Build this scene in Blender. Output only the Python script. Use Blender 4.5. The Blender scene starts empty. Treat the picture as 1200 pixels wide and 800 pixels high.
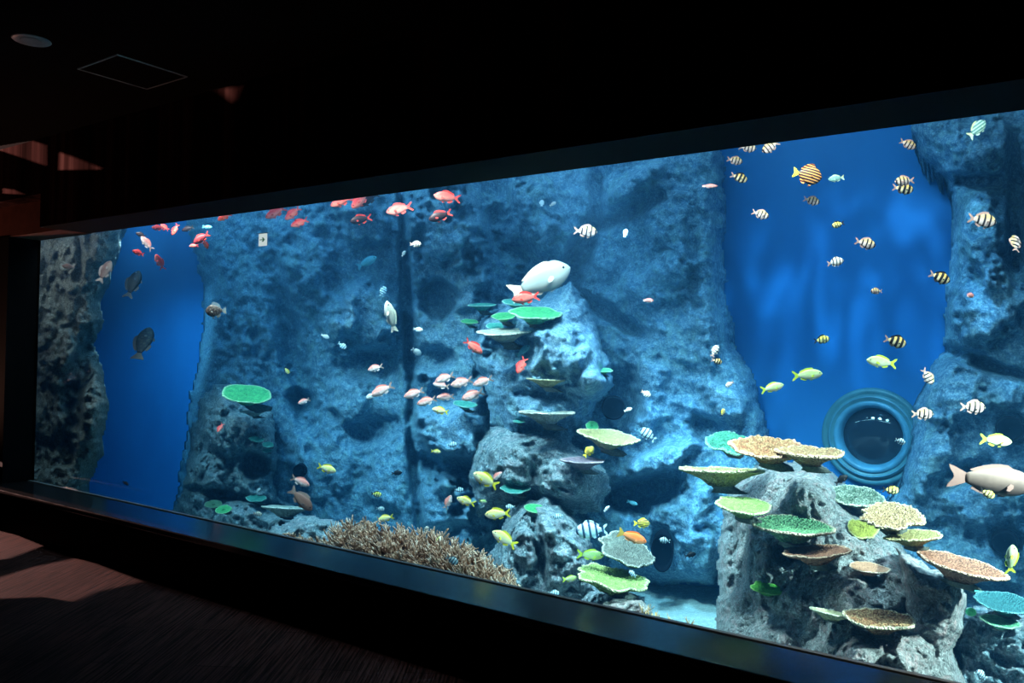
import bpy, bmesh, math, random
import numpy as np
from mathutils import Vector, Matrix, noise

random.seed(7)
SC = bpy.context.scene
COL = SC.collection
PI = math.pi

# ------------------------------------------------------------------ camera
YAW, PITCH, ROLL, FPX = 0.617334, 0.0153748, 0.0195908, 967.9
EYE = Vector((0.0, -3.45, 1.5))
_cy, _sy, _cp, _sp = math.cos(YAW), math.sin(YAW), math.cos(PITCH), math.sin(PITCH)
FWD = Vector((-_sy * _cp, _cy * _cp, _sp))
_r0 = Vector((_cy, _sy, 0.0))
_u0 = _r0.cross(FWD)
RIGHT = (_r0 * math.cos(ROLL) + _u0 * math.sin(ROLL)).normalized()
UP = (_u0 * math.cos(ROLL) - _r0 * math.sin(ROLL)).normalized()

cam_data = bpy.data.cameras.new('camera')
cam_data.sensor_width = 36.0
cam_data.lens = FPX / 1200.0 * 36.0
cam_data.clip_start = 0.05
cam_data.clip_end = 100
cam = bpy.data.objects.new('camera', cam_data)
COL.objects.link(cam)
m = Matrix((RIGHT, UP, -FWD)).transposed().to_4x4()
m.translation = EYE
cam.matrix_world = m
SC.camera = cam


def ray(px, py):
    return FWD * FPX + RIGHT * (px - 600.0) - UP * (py - 400.0)


def at(px, py, Y):
    """the point on the vertical plane y = Y seen at a pixel of the photograph"""
    d = ray(px, py)
    return EYE + d * ((Y - EYE.y) / d.y)


def at_z(px, py, Z):
    d = ray(px, py)
    return EYE + d * ((Z - EYE.z) / d.z)


_F, _R, _U, _E = (np.array(v[:]) for v in (FWD, RIGHT, UP, EYE))


def at_np(u, v, Y):
    d = _F[None] * FPX + _R[None] * (u - 600.0)[:, None] - _U[None] * (v - 400.0)[:, None]
    t = (Y - _E[1]) / d[:, 1]
    return _E[None] + d * t[:, None]


def depth_of(p):
    return (Vector(p) - EYE).dot(FWD)


# ------------------------------------------------------------------ materials
def lin(c):
    c = c / 255.0
    return c / 12.92 if c <= 0.04045 else ((c + 0.055) / 1.055) ** 2.4


def rgb(r, g, b):
    return (lin(r), lin(g), lin(b), 1.0)


class NT:
    def __init__(self, name):
        self.m = bpy.data.materials.new(name)
        self.m.use_nodes = True
        self.t = self.m.node_tree
        self.t.nodes.clear()
        self.out = self.n('ShaderNodeOutputMaterial')

    def n(self, typ, **kw):
        nd = self.t.nodes.new(typ)
        for k, v in kw.items():
            setattr(nd, k, v)
        return nd

    def l(self, a, b):
        self.t.links.new(a, b)

    def val(self, sock, v):
        if hasattr(v, 'links') or isinstance(v, bpy.types.NodeSocket):
            self.l(v, sock)
        else:
            sock.default_value = v

    def math(self, op, a, b=0.0, c=None):
        nd = self.n('ShaderNodeMath', operation=op)
        self.val(nd.inputs[0], a)
        self.val(nd.inputs[1], b)
        if c is not None:
            self.val(nd.inputs[2], c)
        return nd.outputs[0]

    def mix(self, fac, a, b, mode='MIX'):
        nd = self.n('ShaderNodeMix', data_type='RGBA', blend_type=mode)
        self.val(nd.inputs[0], fac)
        self.val(nd.inputs[6], a)
        self.val(nd.inputs[7], b)
        return nd.outputs[2]

    def ramp(self, fac, stops):
        nd = self.n('ShaderNodeValToRGB')
        el = nd.color_ramp.elements
        while len(el) > 1:
            el.remove(el[-1])
        el[0].position, el[0].color = stops[0]
        for p, c in stops[1:]:
            e = el.new(p)
            e.color = c
        self.l(fac, nd.inputs[0])
        return nd.outputs[0]

    def co(self, scale=None, kind='Object'):
        tc = self.n('ShaderNodeTexCoord')
        o = tc.outputs[kind]
        if scale is not None:
            mp = self.n('ShaderNodeMapping')
            mp.inputs['Scale'].default_value = scale
            self.l(o, mp.inputs[0])
            o = mp.outputs[0]
        return o

    def noise(self, co, scale, detail=4, rough=0.55, dist=0.0):
        nd = self.n('ShaderNodeTexNoise')
        nd.inputs['Scale'].default_value = scale
        nd.inputs['Detail'].default_value = detail
        nd.inputs['Roughness'].default_value = rough
        nd.inputs['Distortion'].default_value = dist
        self.l(co, nd.inputs['Vector'])
        return nd.outputs[0]

    def voro(self, co, scale, out='Distance', feature='F1'):
        nd = self.n('ShaderNodeTexVoronoi', feature=feature)
        nd.inputs['Scale'].default_value = scale
        self.l(co, nd.inputs['Vector'])
        return nd.outputs[out]

    def bump(self, h, strength=0.5, distance=0.02, nrm=None):
        nd = self.n('ShaderNodeBump')
        nd.inputs['Strength'].default_value = strength
        nd.inputs['Distance'].default_value = distance
        self.l(h, nd.inputs['Height'])
        if nrm is not None:
            self.l(nrm, nd.inputs['Normal'])
        return nd.outputs[0]

    def bsdf(self, color, rough=0.8, spec=0.3, metal=0.0, normal=None):
        nd = self.n('ShaderNodeBsdfPrincipled')
        self.val(nd.inputs['Base Color'], color)
        self.val(nd.inputs['Roughness'], rough)
        nd.inputs['Specular IOR Level'].default_value = spec
        nd.inputs['Metallic'].default_value = metal
        if normal is not None:
            self.l(normal, nd.inputs['Normal'])
        self.l(nd.outputs[0], self.out.inputs[0])
        return nd


def plain(name, c, rough=0.6, spec=0.3, metal=0.0, var=0.12, scale=9.0):
    t = NT(name)
    nz = t.noise(t.co(), scale, 3)
    d = tuple(x * (1 - var * 2) for x in c[:3]) + (1,)
    l2 = tuple(min(1, x * (1 + var)) for x in c[:3]) + (1,)
    t.bsdf(t.ramp(nz, [(0.3, d), (0.7, l2)]), rough, spec, metal)
    return t.m


def rock_mat(name, base, dark, light, spot=None, spot_amt=0.35, pit=38.0, bump=1.0, big=2.2, grain=26):
    t = NT(name)
    co = t.co()
    n1 = t.noise(co, big, 5, 0.6, 0.4)
    n2 = t.noise(co, grain, 6, 0.75)
    col = t.ramp(n1, [(0.3, t_mix(base, dark, 0.3)), (0.5, base), (0.7, t_mix(base, light, 0.3))])
    col = t.mix(t.ramp(n2, [(0.42, (0, 0, 0, 1)), (0.6, (1, 1, 1, 1))]), t.mix(0.5, col, dark), t.mix(0.6, col, light))
    n5 = t.noise(co, grain * 3.2, 3, 0.6)
    col = t.mix(t.ramp(n5, [(0.44, (0.55, 0.55, 0.55, 1)), (0.56, (0, 0, 0, 1))]), col, dark)
    if spot is not None:
        n3 = t.noise(co, big * 4.3, 5, 0.75, 1.0)
        f = t.math('MULTIPLY', t.ramp(n3, [(0.5, (0, 0, 0, 1)), (0.62, (1, 1, 1, 1))]), spot_amt)
        col = t.mix(f, col, spot)
    wv = t.n('ShaderNodeMix', data_type='VECTOR')
    nv = t.n('ShaderNodeTexNoise')
    nv.inputs['Scale'].default_value = pit * 0.6
    t.l(co, nv.inputs['Vector'])
    wv.inputs[0].default_value = 0.035
    t.l(co, wv.inputs[4])
    t.l(nv.outputs['Color'], wv.inputs[5])
    wc = wv.outputs[1]
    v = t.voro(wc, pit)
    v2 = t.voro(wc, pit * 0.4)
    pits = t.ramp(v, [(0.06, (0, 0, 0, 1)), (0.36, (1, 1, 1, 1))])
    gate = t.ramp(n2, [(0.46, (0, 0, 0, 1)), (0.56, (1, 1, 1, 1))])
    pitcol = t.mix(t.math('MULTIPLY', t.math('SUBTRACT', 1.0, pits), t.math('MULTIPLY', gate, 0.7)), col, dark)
    h = t.math('ADD', t.math('MULTIPLY', v2, -0.35), t.math('MULTIPLY', n2, 1.5))
    h = t.math('ADD', h, t.math('MULTIPLY', pits, 0.35))
    t.bsdf(pitcol, 0.9, 0.15, normal=t.bump(h, 0.8 * bump, 0.04))
    return t.m


def t_mix(a, b, f):
    return tuple(x * (1 - f) + y * f for x, y in zip(a, b))


M = {}
M['back_rock'] = rock_mat('blue_grey_rock', rgb(116, 164, 194), rgb(62, 104, 138), rgb(182, 216, 230), rgb(150, 190, 180), 0.3, 24, 0.9, 1.0)  # part of the water's blue is put into this rock colour
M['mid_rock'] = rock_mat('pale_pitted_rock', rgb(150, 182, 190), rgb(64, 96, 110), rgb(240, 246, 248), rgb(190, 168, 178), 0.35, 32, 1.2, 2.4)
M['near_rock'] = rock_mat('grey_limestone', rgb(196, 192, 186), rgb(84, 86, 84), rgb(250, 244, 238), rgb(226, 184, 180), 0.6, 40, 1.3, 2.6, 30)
M['left_rock'] = rock_mat('pitted_brown_limestone', rgb(160, 154, 144), rgb(70, 70, 68), rgb(226, 218, 204), rgb(176, 156, 142), 0.3, 34, 1.2, 2.6, 34)
M['sand'] = rock_mat('coral_sand', rgb(196, 200, 192), rgb(150, 156, 152), rgb(226, 226, 214), None, 0, 60, 0.5, 5)


def blue_wall_mat():
    t = NT('blue_painted_wall')
    n = t.noise(t.co((0.8, 0.8, 0.5)), 1.2, 3)
    t.bsdf(t.ramp(n, [(0.3, rgb(36, 116, 182)), (0.7, rgb(44, 132, 198))]), 0.6, 0.25)
    return t.m


M['blue'] = blue_wall_mat()


def black_gloss():
    t = NT('black_gloss_ledge')
    n = t.noise(t.co((1.5, 30, 30)), 3.0, 3)
    r = t.ramp(n, [(0.3, (0.13, 0.13, 0.13, 1)), (0.7, (0.2, 0.2, 0.2, 1))])
    t.bsdf((0.010, 0.009, 0.009, 1), r, 0.38)
    return t.m


M['ledge'] = black_gloss()
M['black'] = plain('matt_black_paint', (0.0025, 0.0025, 0.0026, 1), 0.85, 0.04)
M['black2'] = plain('black_ceiling_board', (0.0022, 0.0022, 0.0023, 1), 0.9, 0.02)
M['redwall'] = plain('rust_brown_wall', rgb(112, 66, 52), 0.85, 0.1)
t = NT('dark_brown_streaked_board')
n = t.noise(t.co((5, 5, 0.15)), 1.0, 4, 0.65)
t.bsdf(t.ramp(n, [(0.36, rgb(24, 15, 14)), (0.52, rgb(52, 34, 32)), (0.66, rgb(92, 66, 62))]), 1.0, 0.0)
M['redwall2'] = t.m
M['soffit'] = plain('dark_soffit_board', rgb(9, 9, 10), 0.8, 0.05)
M['downlight'] = plain('grey_metal_bezel', rgb(150, 152, 158), 0.4, 0.4, 0.2)
M['alu'] = plain('thin_aluminium_edge', rgb(170, 170, 172), 0.6, 0.3, 0.0)
M['seal'] = plain('pale_sealant', rgb(120, 110, 104), 0.45, 0.4)


def carpet():
    t = NT('brown_streaked_carpet')
    co = t.co()
    rot = t.n('ShaderNodeMapping')
    rot.inputs['Rotation'].default_value = (0, 0, math.radians(-123.5))
    t.l(co, rot.inputs[0])
    br = t.n('ShaderNodeTexBrick')
    br.inputs['Scale'].default_value = 1.0
    br.inputs['Brick Width'].default_value = 1.0
    br.inputs['Row Height'].default_value = 0.25
    br.inputs['Mortar Size'].default_value = 0.003
    br.inputs['Color1'].default_value = rgb(72, 44, 40)
    br.inputs['Color2'].default_value = rgb(58, 34, 31)
    br.inputs['Mortar'].default_value = rgb(24, 14, 13)
    t.l(rot.outputs[0], br.inputs['Vector'])
    mp = t.n('ShaderNodeMapping')
    mp.inputs['Scale'].default_value = (1.6, 60, 1)
    t.l(rot.outputs[0], mp.inputs[0])
    nn = t.noise(mp.outputs[0], 1.6, 4, 0.6)
    col = t.mix(t.ramp(nn, [(0.4, (0, 0, 0, 1)), (0.6, (1, 1, 1, 1))]), rgb(16, 9, 8), br.outputs['Color'])
    t.bsdf(col, 0.95, 0.05, normal=t.bump(nn, 0.4, 0.005))
    return t.m


M['carpet'] = carpet()

# ------------------------------------------------------------------ object helpers


def mesh_obj(name, verts, faces, mat, parent=None, smooth=True, origin=None):
    me = bpy.data.meshes.new(name)
    if origin is not None:
        o = Vector(origin)
        verts = [(v[0] - o.x, v[1] - o.y, v[2] - o.z) for v in verts]
    me.from_pydata([tuple(v) for v in verts], [], faces)
    if smooth:
        me.polygons.foreach_set('use_smooth', [True] * len(me.polygons))
    me.update()
    if mat is not None:
        me.materials.append(mat)
    ob = bpy.data.objects.new(name, me)
    COL.objects.link(ob)
    if origin is not None:
        ob.location = origin
    if parent is not None:
        ob.parent = parent
    return ob


def bm_obj(name, bm, mat, parent=None, smooth=False):
    me = bpy.data.meshes.new(name)
    bmesh.ops.recalc_face_normals(bm, faces=bm.faces)
    bm.to_mesh(me)
    bm.free()
    if smooth:
        me.polygons.foreach_set('use_smooth', [True] * len(me.polygons))
    me.materials.append(mat)
    ob = bpy.data.objects.new(name, me)
    COL.objects.link(ob)
    if parent is not None:
        ob.parent = parent
    return ob


def box_bm(lo, hi, bevel=0.0, bm=None):
    bm = bm or bmesh.new()
    r = bmesh.ops.create_cube(bm, size=1.0)
    for v in r['verts']:
        v.co = Vector([lo[i] + (v.co[i] + 0.5) * (hi[i] - lo[i]) for i in range(3)])
    if bevel:
        es = list({e for v in r['verts'] for e in v.link_edges})
        bmesh.ops.bevel(bm, geom=es, offset=bevel, segments=3, profile=0.5, affect='EDGES')
    return bm


def struct(o, label=None):
    o['kind'] = 'structure'
    if label:
        o['label'] = label
    return o


def tag(o, label, cat, group=None, kind=None):
    o['label'] = label
    o['category'] = cat
    if group:
        o['group'] = group
    if kind:
        o['kind'] = kind
    return o


def box(name, lo, hi, mat, bevel=0.0, parent=None):
    return bm_obj(name, box_bm(lo, hi, bevel), mat, parent)


# ------------------------------------------------------------------ the room
ZC = 3.1            # ceiling
ZT = 1.5 + 0.9088   # top of the glass
ZB = 1.5 - 1.1738   # bottom of the glass = ledge top
XL = -7.516         # left end of the glass
XR = 4.2
YS = -0.38          # front of the ledge
YW = -0.24          # front of the wall

struct(box('floor', (-16, -8, -0.1), (6, YS + 0.05, 0), M['carpet']))
# plinth and ledge under the window
struct(box('wall_front_plinth', (-9.4, YS + 0.02, 0), (XR + 0.3, -0.03, ZB - 0.04), M['black']))
led = struct(box('trim_1', (-9.4, YS, ZB - 0.04), (XR + 0.3, -0.03, ZB), M['ledge'], 0.006), 'glossy black ledge along the foot of the tank window')
struct(box('trim_2', (XL, -0.03, ZB - 0.06), (XR, -0.004, ZB + 0.006), M['seal'], 0.003), 'pale sealant strip between the ledge and the glass')
# header, jambs, rest of the wall
YH = -0.38
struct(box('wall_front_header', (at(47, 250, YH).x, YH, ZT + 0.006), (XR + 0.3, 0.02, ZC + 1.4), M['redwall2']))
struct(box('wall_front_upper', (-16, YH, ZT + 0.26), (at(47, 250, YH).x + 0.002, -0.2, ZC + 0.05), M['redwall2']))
struct(box('wall_front_jamb', (XL - 0.25, YW + 0.002, ZB), (XL, 0.02, ZT + 0.002), M['black']))
struct(box('wall_front', (-16, YW + 0.004, 0), (XL - 0.23, 0.02, ZC + 1.4), M['redwall']))
struct(box('wall_front_upper_panel', (XL - 0.24, YW + 0.006, ZT), (at(47, 250, YH).x + 0.01, 0.02, ZC + 1.4), M['redwall']))
struct(box('trim_3', (at(47, 250, YH).x, YH + 0.001, ZT + 0.001), (XR + 0.3, -0.004, ZT + 0.007), M['soffit']), 'dark soffit above the tank window')
struct(box('wall_right', (XR, YH, ZB), (XR + 0.3, 4.6, ZC + 1.4), M['black']))
struct(box('ceiling', (-16, -8, ZC), (6, YH, ZC + 0.05), M['black2']))

# unseen side wall, its gaps shaped to throw the light patches; added lamp behind
LAMP = Vector((-12.6, -2.3, 1.75))
XB = -10.3


def wall_light_mask():
    def through(P):
        P = Vector(P)
        k = (XB - LAMP.x) / (P.x - LAMP.x)
        q = LAMP + (P - LAMP) * k
        return (q.y, q.z)
    gaps = []
    for pts in ([(-30, 160), (35, 163), (57, 170), (57, 195), (-30, 166)],
                [(69, 177), (95, 186), (125, 198), (68, 199)],
                [(251, 103), (287, 101), (279, 122)],
                [(3, 220), (18, 222), (33, 228), (3, 226.5)]):
        gaps.append([through(at(x, y, YH)) for x, y in pts])
    for pts in ([(-12, 619), (20, 627), (52, 640), (12, 655), (-12, 658)],
                [(-12, 680), (40, 664), (88, 654), (112, 660), (170, 682), (118, 694), (88, 706), (52, 700), (-12, 703)]):
        gaps.append([through(at_z(x, y, 0.0)) for x, y in pts])
    gaps.append([through(at_z(x, y, ZB)) for x, y in [(43, 559.5), (55, 562.5), (96, 572.5), (95, 576), (44, 565)]])
    gaps.append([through(at_z(x, y, ZB)) for x, y in [(-10, 567.5), (150, 605.5), (285, 639), (285, 643), (150, 610.5), (-10, 573)]])
    bm = bmesh.new()
    for lp in [[(-8, 0), (YW, 0), (YW, ZC), (-8, ZC)]] + gaps:
        vs = [bm.verts.new((XB, a, b)) for a, b in lp]
        for a, b in zip(vs, vs[1:] + vs[:1]):
            bm.edges.new((a, b))
    bmesh.ops.triangle_fill(bm, use_beauty=True, use_dissolve=False, edges=bm.edges[:])
    r = bmesh.ops.extrude_face_region(bm, geom=bm.faces[:])
    for v in [g for g in r['geom'] if isinstance(g, bmesh.types.BMVert)]:
        v.co.x -= 0.01
    return bm_obj('wall_light_mask', bm, M['redwall'])


struct(wall_light_mask())


def spot(name, loc, to, power, color, size=60, blend=0.3, radius=0.05):
    d = bpy.data.lights.new(name, 'SPOT')
    d.energy = power
    d.color = color
    d.spot_size = math.radians(size)
    d.spot_blend = blend
    d.shadow_soft_size = radius
    o = bpy.data.objects.new(name, d)
    COL.objects.link(o)
    o.location = loc
    o.rotation_euler = (Vector(to) - Vector(loc)).to_track_quat('-Z', 'Y').to_euler()
    return o


def area(name, loc, to, power, color, sx=0.6, sy=0.6):
    d = bpy.data.lights.new(name, 'AREA')
    d.energy = power
    d.color = color
    d.shape = 'RECTANGLE'
    d.size, d.size_y = sx, sy
    o = bpy.data.objects.new(name, d)
    COL.objects.link(o)
    o.location = loc
    o.rotation_euler = (Vector(to) - Vector(loc)).to_track_quat('-Z', 'Y').to_euler()
    return o


spot('patch_lamp', LAMP, (-6.5, -0.8, 1.6), 9500, (1.0, 0.55, 0.48), 100, 0.1, 0.004)  # added lamp, out of view, that throws the light patches
# added warm spot, unseen at the left, for the glow on the wall
spot('wall_glow_spot', (-9.6, -0.75, 0.45), (-8.3, YW, 1.45), 150, (1.0, 0.46, 0.32), 66, 0.9, 0.08)

# ceiling fittings
def downlight():
    c = at_z(37, 47, ZC)
    root = bpy.data.objects.new('ceiling_downlight', None)
    COL.objects.link(root)
    root.location = c
    tag(root, 'round grey recessed downlight, switched off, in the black ceiling', 'ceiling light')
    bm = bmesh.new()
    prof = [(0.055, -0.002), (0.088, -0.004), (0.093, 0.0), (0.093, 0.004)]
    n = 40
    rings = [[bm.verts.new((r * math.cos(2 * PI * k / n), r * math.sin(2 * PI * k / n), z - 0.001)) for k in range(n)] for r, z in prof]
    for a, b in zip(rings, rings[1:]):
        for k in range(n):
            bm.faces.new((a[k], a[(k + 1) % n], b[(k + 1) % n], b[k]))
    bm_obj('bezel', bm, M['downlight'], root, True)
    bm = bmesh.new()
    bmesh.ops.create_cone(bm, cap_ends=True, segments=40, radius1=0.05, radius2=0.058, depth=0.006)
    for v in bm.verts:
        v.co.z -= 0.004
    bm_obj('lens', bm, M['downlight'], root, False)


def hatch():
    p = [at_z(x, y, ZC) for x, y in [(93, 80), (135, 62), (220, 89), (172, 105)]]
    cx = sum(q.x for q in p) / 4
    cy = sum(q.y for q in p) / 4
    h = 0.215
    bm = bmesh.new()
    w = 0.007
    for a, b in (((-h, -h), (h, -h + w)), ((-h, h - w), (h, h)), ((-h, -h + w), (-h + w, h - w)), ((h - w, -h + w), (h, h - w))):
        box_bm((a[0], a[1], -0.006), (b[0], b[1], 0.001), 0, bm)
    fr = bm_obj('ceiling_hatch', bm, M['alu'])
    fr.location = (cx, cy, ZC)
    tag(fr, 'square ceiling access hatch with a thin grey metal edge', 'hatch')
    pn = bm_obj('hatch_panel', box_bm((-h + w, -h + w, -0.003), (h - w, h - w, 0.001)), M['black2'], fr)


downlight()
hatch()
# ------------------------------------------------------------------ the tank
YB = 3.15
glass = box('window_1', (XL, -0.002, ZB - 0.05), (XR, 0.018, ZT + 0.03), None)
t = NT('clear_acrylic')
mx = t.n('ShaderNodeMixShader')
fr = t.n('ShaderNodeFresnel')
fr.inputs['IOR'].default_value = 1.25
tr = t.n('ShaderNodeBsdfTransparent')
tr.inputs[0].default_value = (0.98, 0.99, 1.0, 1)
gl = t.n('ShaderNodeBsdfGlossy')
gl.inputs['Roughness'].default_value = 0.0
geo = t.n('ShaderNodeNewGeometry')
t.l(t.math('MULTIPLY', fr.outputs[0], t.math('SUBTRACT', 1.0, geo.outputs['Backfacing'])), mx.inputs[0])
t.l(tr.outputs[0], mx.inputs[1])
t.l(gl.outputs[0], mx.inputs[2])
t.l(mx.outputs[0], t.out.inputs[0])
glass.data.materials.clear()
glass.data.materials.append(t.m)
struct(glass, 'long acrylic viewing window of the aquarium tank')

# water: absorbs red first, scatters a little blue
SA = (0.24, 0.07, 0.012)
SS = (0.003, 0.014, 0.030)
t = NT('sea_water')
ad = t.n('ShaderNodeAddShader')
ab = t.n('ShaderNodeVolumeAbsorption')
ab.inputs['Density'].default_value = 0.5
ab.inputs['Color'].default_value = tuple(1 - a / 0.5 for a in SA) + (1,)
sc = t.n('ShaderNodeVolumeScatter')
sc.inputs['Density'].default_value = 0.06
sc.inputs['Color'].default_value = tuple(a / 0.06 for a in SS) + (1,)
sc.inputs['Anisotropy'].default_value = 0.3
t.l(ab.outputs[0], ad.inputs[0])
t.l(sc.outputs[0], ad.inputs[1])
t.l(ad.outputs[0], t.out.inputs['Volume'])
WTOP = 3.35
water = box('water', (-16, 0.021, -1.9), (XR, YB + 0.4, WTOP), t.m)
struct(water, 'blue sea water filling the tank')

struct(box('wall_back', (-18, YB, -2), (XR, YB + 0.15, 4.4), M['blue']), 'blue painted back wall of the tank')
struct(box('wall_tank_left', (-16.2, 0.02, -2), (-16, YB, 4.4), M['blue']))


def sand():
    nx, ny = 150, 30
    vs, fs = [], []
    for j in range(ny + 1):
        for i in range(nx + 1):
            x = -16 + 20.1 * i / nx
            y = 0.03 + (YB - 0.03) * j / ny
            z = -0.42 - 0.5 * max(0, min(1, (-4 - x) / 4)) + 0.05 * noise.fractal((x * 1.2, y * 1.2, 3.1), 1.0, 2.0, 4)
            vs.append((x, y, z))
    for j in range(ny):
        for i in range(nx):
            a = j * (nx + 1) + i
            fs.append((a, a + 1, a + nx + 2, a + nx + 1))
    o = mesh_obj('floor_sand', vs, fs, M['sand'])
    struct(o, 'pale blue lit coral sand on the tank floor')


sand()

# ---- rocks: relief grown out of an outline, in the round
def poly_dist(poly, u, v):
    """signed distance (positive inside) of points to a polygon, and the nearest edge point"""
    P = np.array(poly, float)
    Q = np.roll(P, -1, 0)
    best = np.full(u.shape, 1e9)
    nu, nv = u.copy(), v.copy()
    inside = np.zeros(u.shape, bool)
    for (x0, y0), (x1, y1) in zip(P, Q):
        dx, dy = x1 - x0, y1 - y0
        tt = np.clip(((u - x0) * dx + (v - y0) * dy) / (dx * dx + dy * dy + 1e-9), 0, 1)
        qx, qy = x0 + tt * dx, y0 + tt * dy
        d = np.hypot(u - qx, v - qy)
        k = d < best
        best[k] = d[k]
        nu[k], nv[k] = qx[k], qy[k]
        c = ((y0 > v) != (y1 > v)) & (u < (x1 - x0) * (v - y0) / (y1 - y0 + 1e-12) + x0)
        inside ^= c
    return np.where(inside, best, -best), nu, nv


SURF = []


def surf(px, py, default=None):
    best = None
    for us, vs, Yg, kg in SURF:
        i = int(round((px - us[0]) / (us[1] - us[0])))
        j = int(round((py - vs[0]) / (vs[1] - vs[0])))
        if 0 <= i < len(us) and 0 <= j < len(vs) and kg[j, i]:
            y = Yg[j, i]
            best = y if best is None else min(best, y)
    return best if best is not None else default


def rock(name, poly, Y0, thick, edge, step, mat, feats=(), rough=(0.10, 0.06), seed=0.0, wob=3.0, shape=None, depth=0.5, fs_=2.0, back=True):
    P = np.array(poly, float)
    us = np.arange(P[:, 0].min() - step, P[:, 0].max() + step * 1.01, step)
    vs = np.arange(P[:, 1].min() - step, P[:, 1].max() + step * 1.01, step)
    U, V = np.meshgrid(us, vs)
    u, v = U.ravel(), V.ravel()
    # ragged outline
    wu = np.array([noise.noise((a * 0.05 + seed, b * 0.05, 1.7)) + 0.6 * noise.noise((a * 0.15 + seed, b * 0.15, 5.7)) for a, b in zip(u, v)])
    d, nu, nv = poly_dist(poly, u, v)
    dd = d + wob * wu
    keep = (dd > 0).reshape(U.shape)
    tt = np.clip(dd / edge, 0, 1)
    bulge = thick * np.sqrt(np.clip(1 - (1 - tt) ** 2, 0, 1))
    Yc = Y0 - bulge
    if shape is not None:
        Yc = Yc + shape(u, v)
    for (fu, fv, ru, rv, amp, rot, sharp) in feats:
        c, s = math.cos(math.radians(rot)), math.sin(math.radians(rot))
        du, dv = u - fu, v - fv
        a = (du * c + dv * s) / ru
        b = (-du * s + dv * c) / rv
        r = np.sqrt(a * a + b * b) + 0.28 * wu
        w = np.clip((1 - r) * sharp, 0, 1)
        w = w * w * (3 - 2 * w)
        Yc = Yc - 1.0 * amp * w
    Yc = np.clip(Yc, 0.06, YB - 0.02)
    X = at_np(u, v, Yc)
    ra, rb = rough
    n1 = np.empty(len(u))
    for i, (x, y, z) in enumerate(X):
        p = (x * fs_ + seed * 3.3, y * fs_, z * fs_)
        f1, f2 = noise.voronoi((p[0] * 1.1 + 0.3 * noise.noise(p), p[1] * 1.1, p[2] * 0.8))[0][:2]
        n1[i] = ra * 0.9 * (min(f2 - f1, 0.35) * 1.6 - 0.3 * f1) + rb * 0.5 * (noise.turbulence((p[0] * 5, p[1] * 5, p[2] * 5), 3, True) - 0.5) + 0.6 * ra * noise.fractal(p, 0.9, 2.1, 5) + rb * (noise.ridged_multi_fractal((p[0] * 2.2, p[1] * 2.2, p[2] * 2.2), 0.9, 2.2, 4, 1.0, 2.0) - 1.0)
    Yc = np.clip(Yc - n1 * np.clip(tt * 1.5 + 0.25, 0, 1), 0.05, YB - 0.01)
    X = at_np(u, v, Yc)
    SURF.append((us, vs, Yc.reshape(U.shape), keep))
    nvx = len(us)
    idx = {}
    verts, faces = [], []

    def vi(k):
        if k not in idx:
            idx[k] = len(verts)
            verts.append(tuple(X[k]))
        return idx[k]
    edges = {}
    for j in range(len(vs) - 1):
        for i in range(nvx - 1):
            if keep[j, i] and keep[j, i + 1] and keep[j + 1, i] and keep[j + 1, i + 1]:
                a = j * nvx + i
                q = (vi(a), vi(a + nvx), vi(a + nvx + 1), vi(a + 1))
                faces.append(q)
                for e in zip(q, q[1:] + q[:1]):
                    if (e[1], e[0]) in edges:
                        del edges[(e[1], e[0])]
                    else:
                        edges[e] = 1
    # the sides run back from the outline, then close
    if back:
        inv = {n: k for k, n in idx.items()}
        cu, cv = P[:, 0].mean(), P[:, 1].mean()
        rings = [dict(), dict(), dict()]
        spec = [(0.01, 0.12), (0.03, 0.4), (0.12, 1.0)]

        def bv(a, q):
            if a not in rings[q]:
                k = inv[a]
                f, dp = spec[q]
                f *= 1 + 0.5 * noise.noise((u[k] * 0.1, v[k] * 0.1, q))
                yy = min(Yc[k] + dp * depth, YB + 0.1)
                p = at_np(np.array([u[k] + (cu - u[k]) * f]), np.array([v[k] + (cv - v[k]) * f]), np.array([yy]))[0]
                rings[q][a] = len(verts)
                verts.append(tuple(p))
            return rings[q][a]
        for (a, b) in list(edges):
            pa, pb = a, b
            for q in range(3):
                qa, qb = bv(a, q), bv(b, q)
                faces.append((pb, pa, qa, qb))
                pa, pb = qa, qb
    o = mesh_obj(name, verts, faces, mat, origin=np.mean(np.array(verts), 0))
    return o


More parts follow.
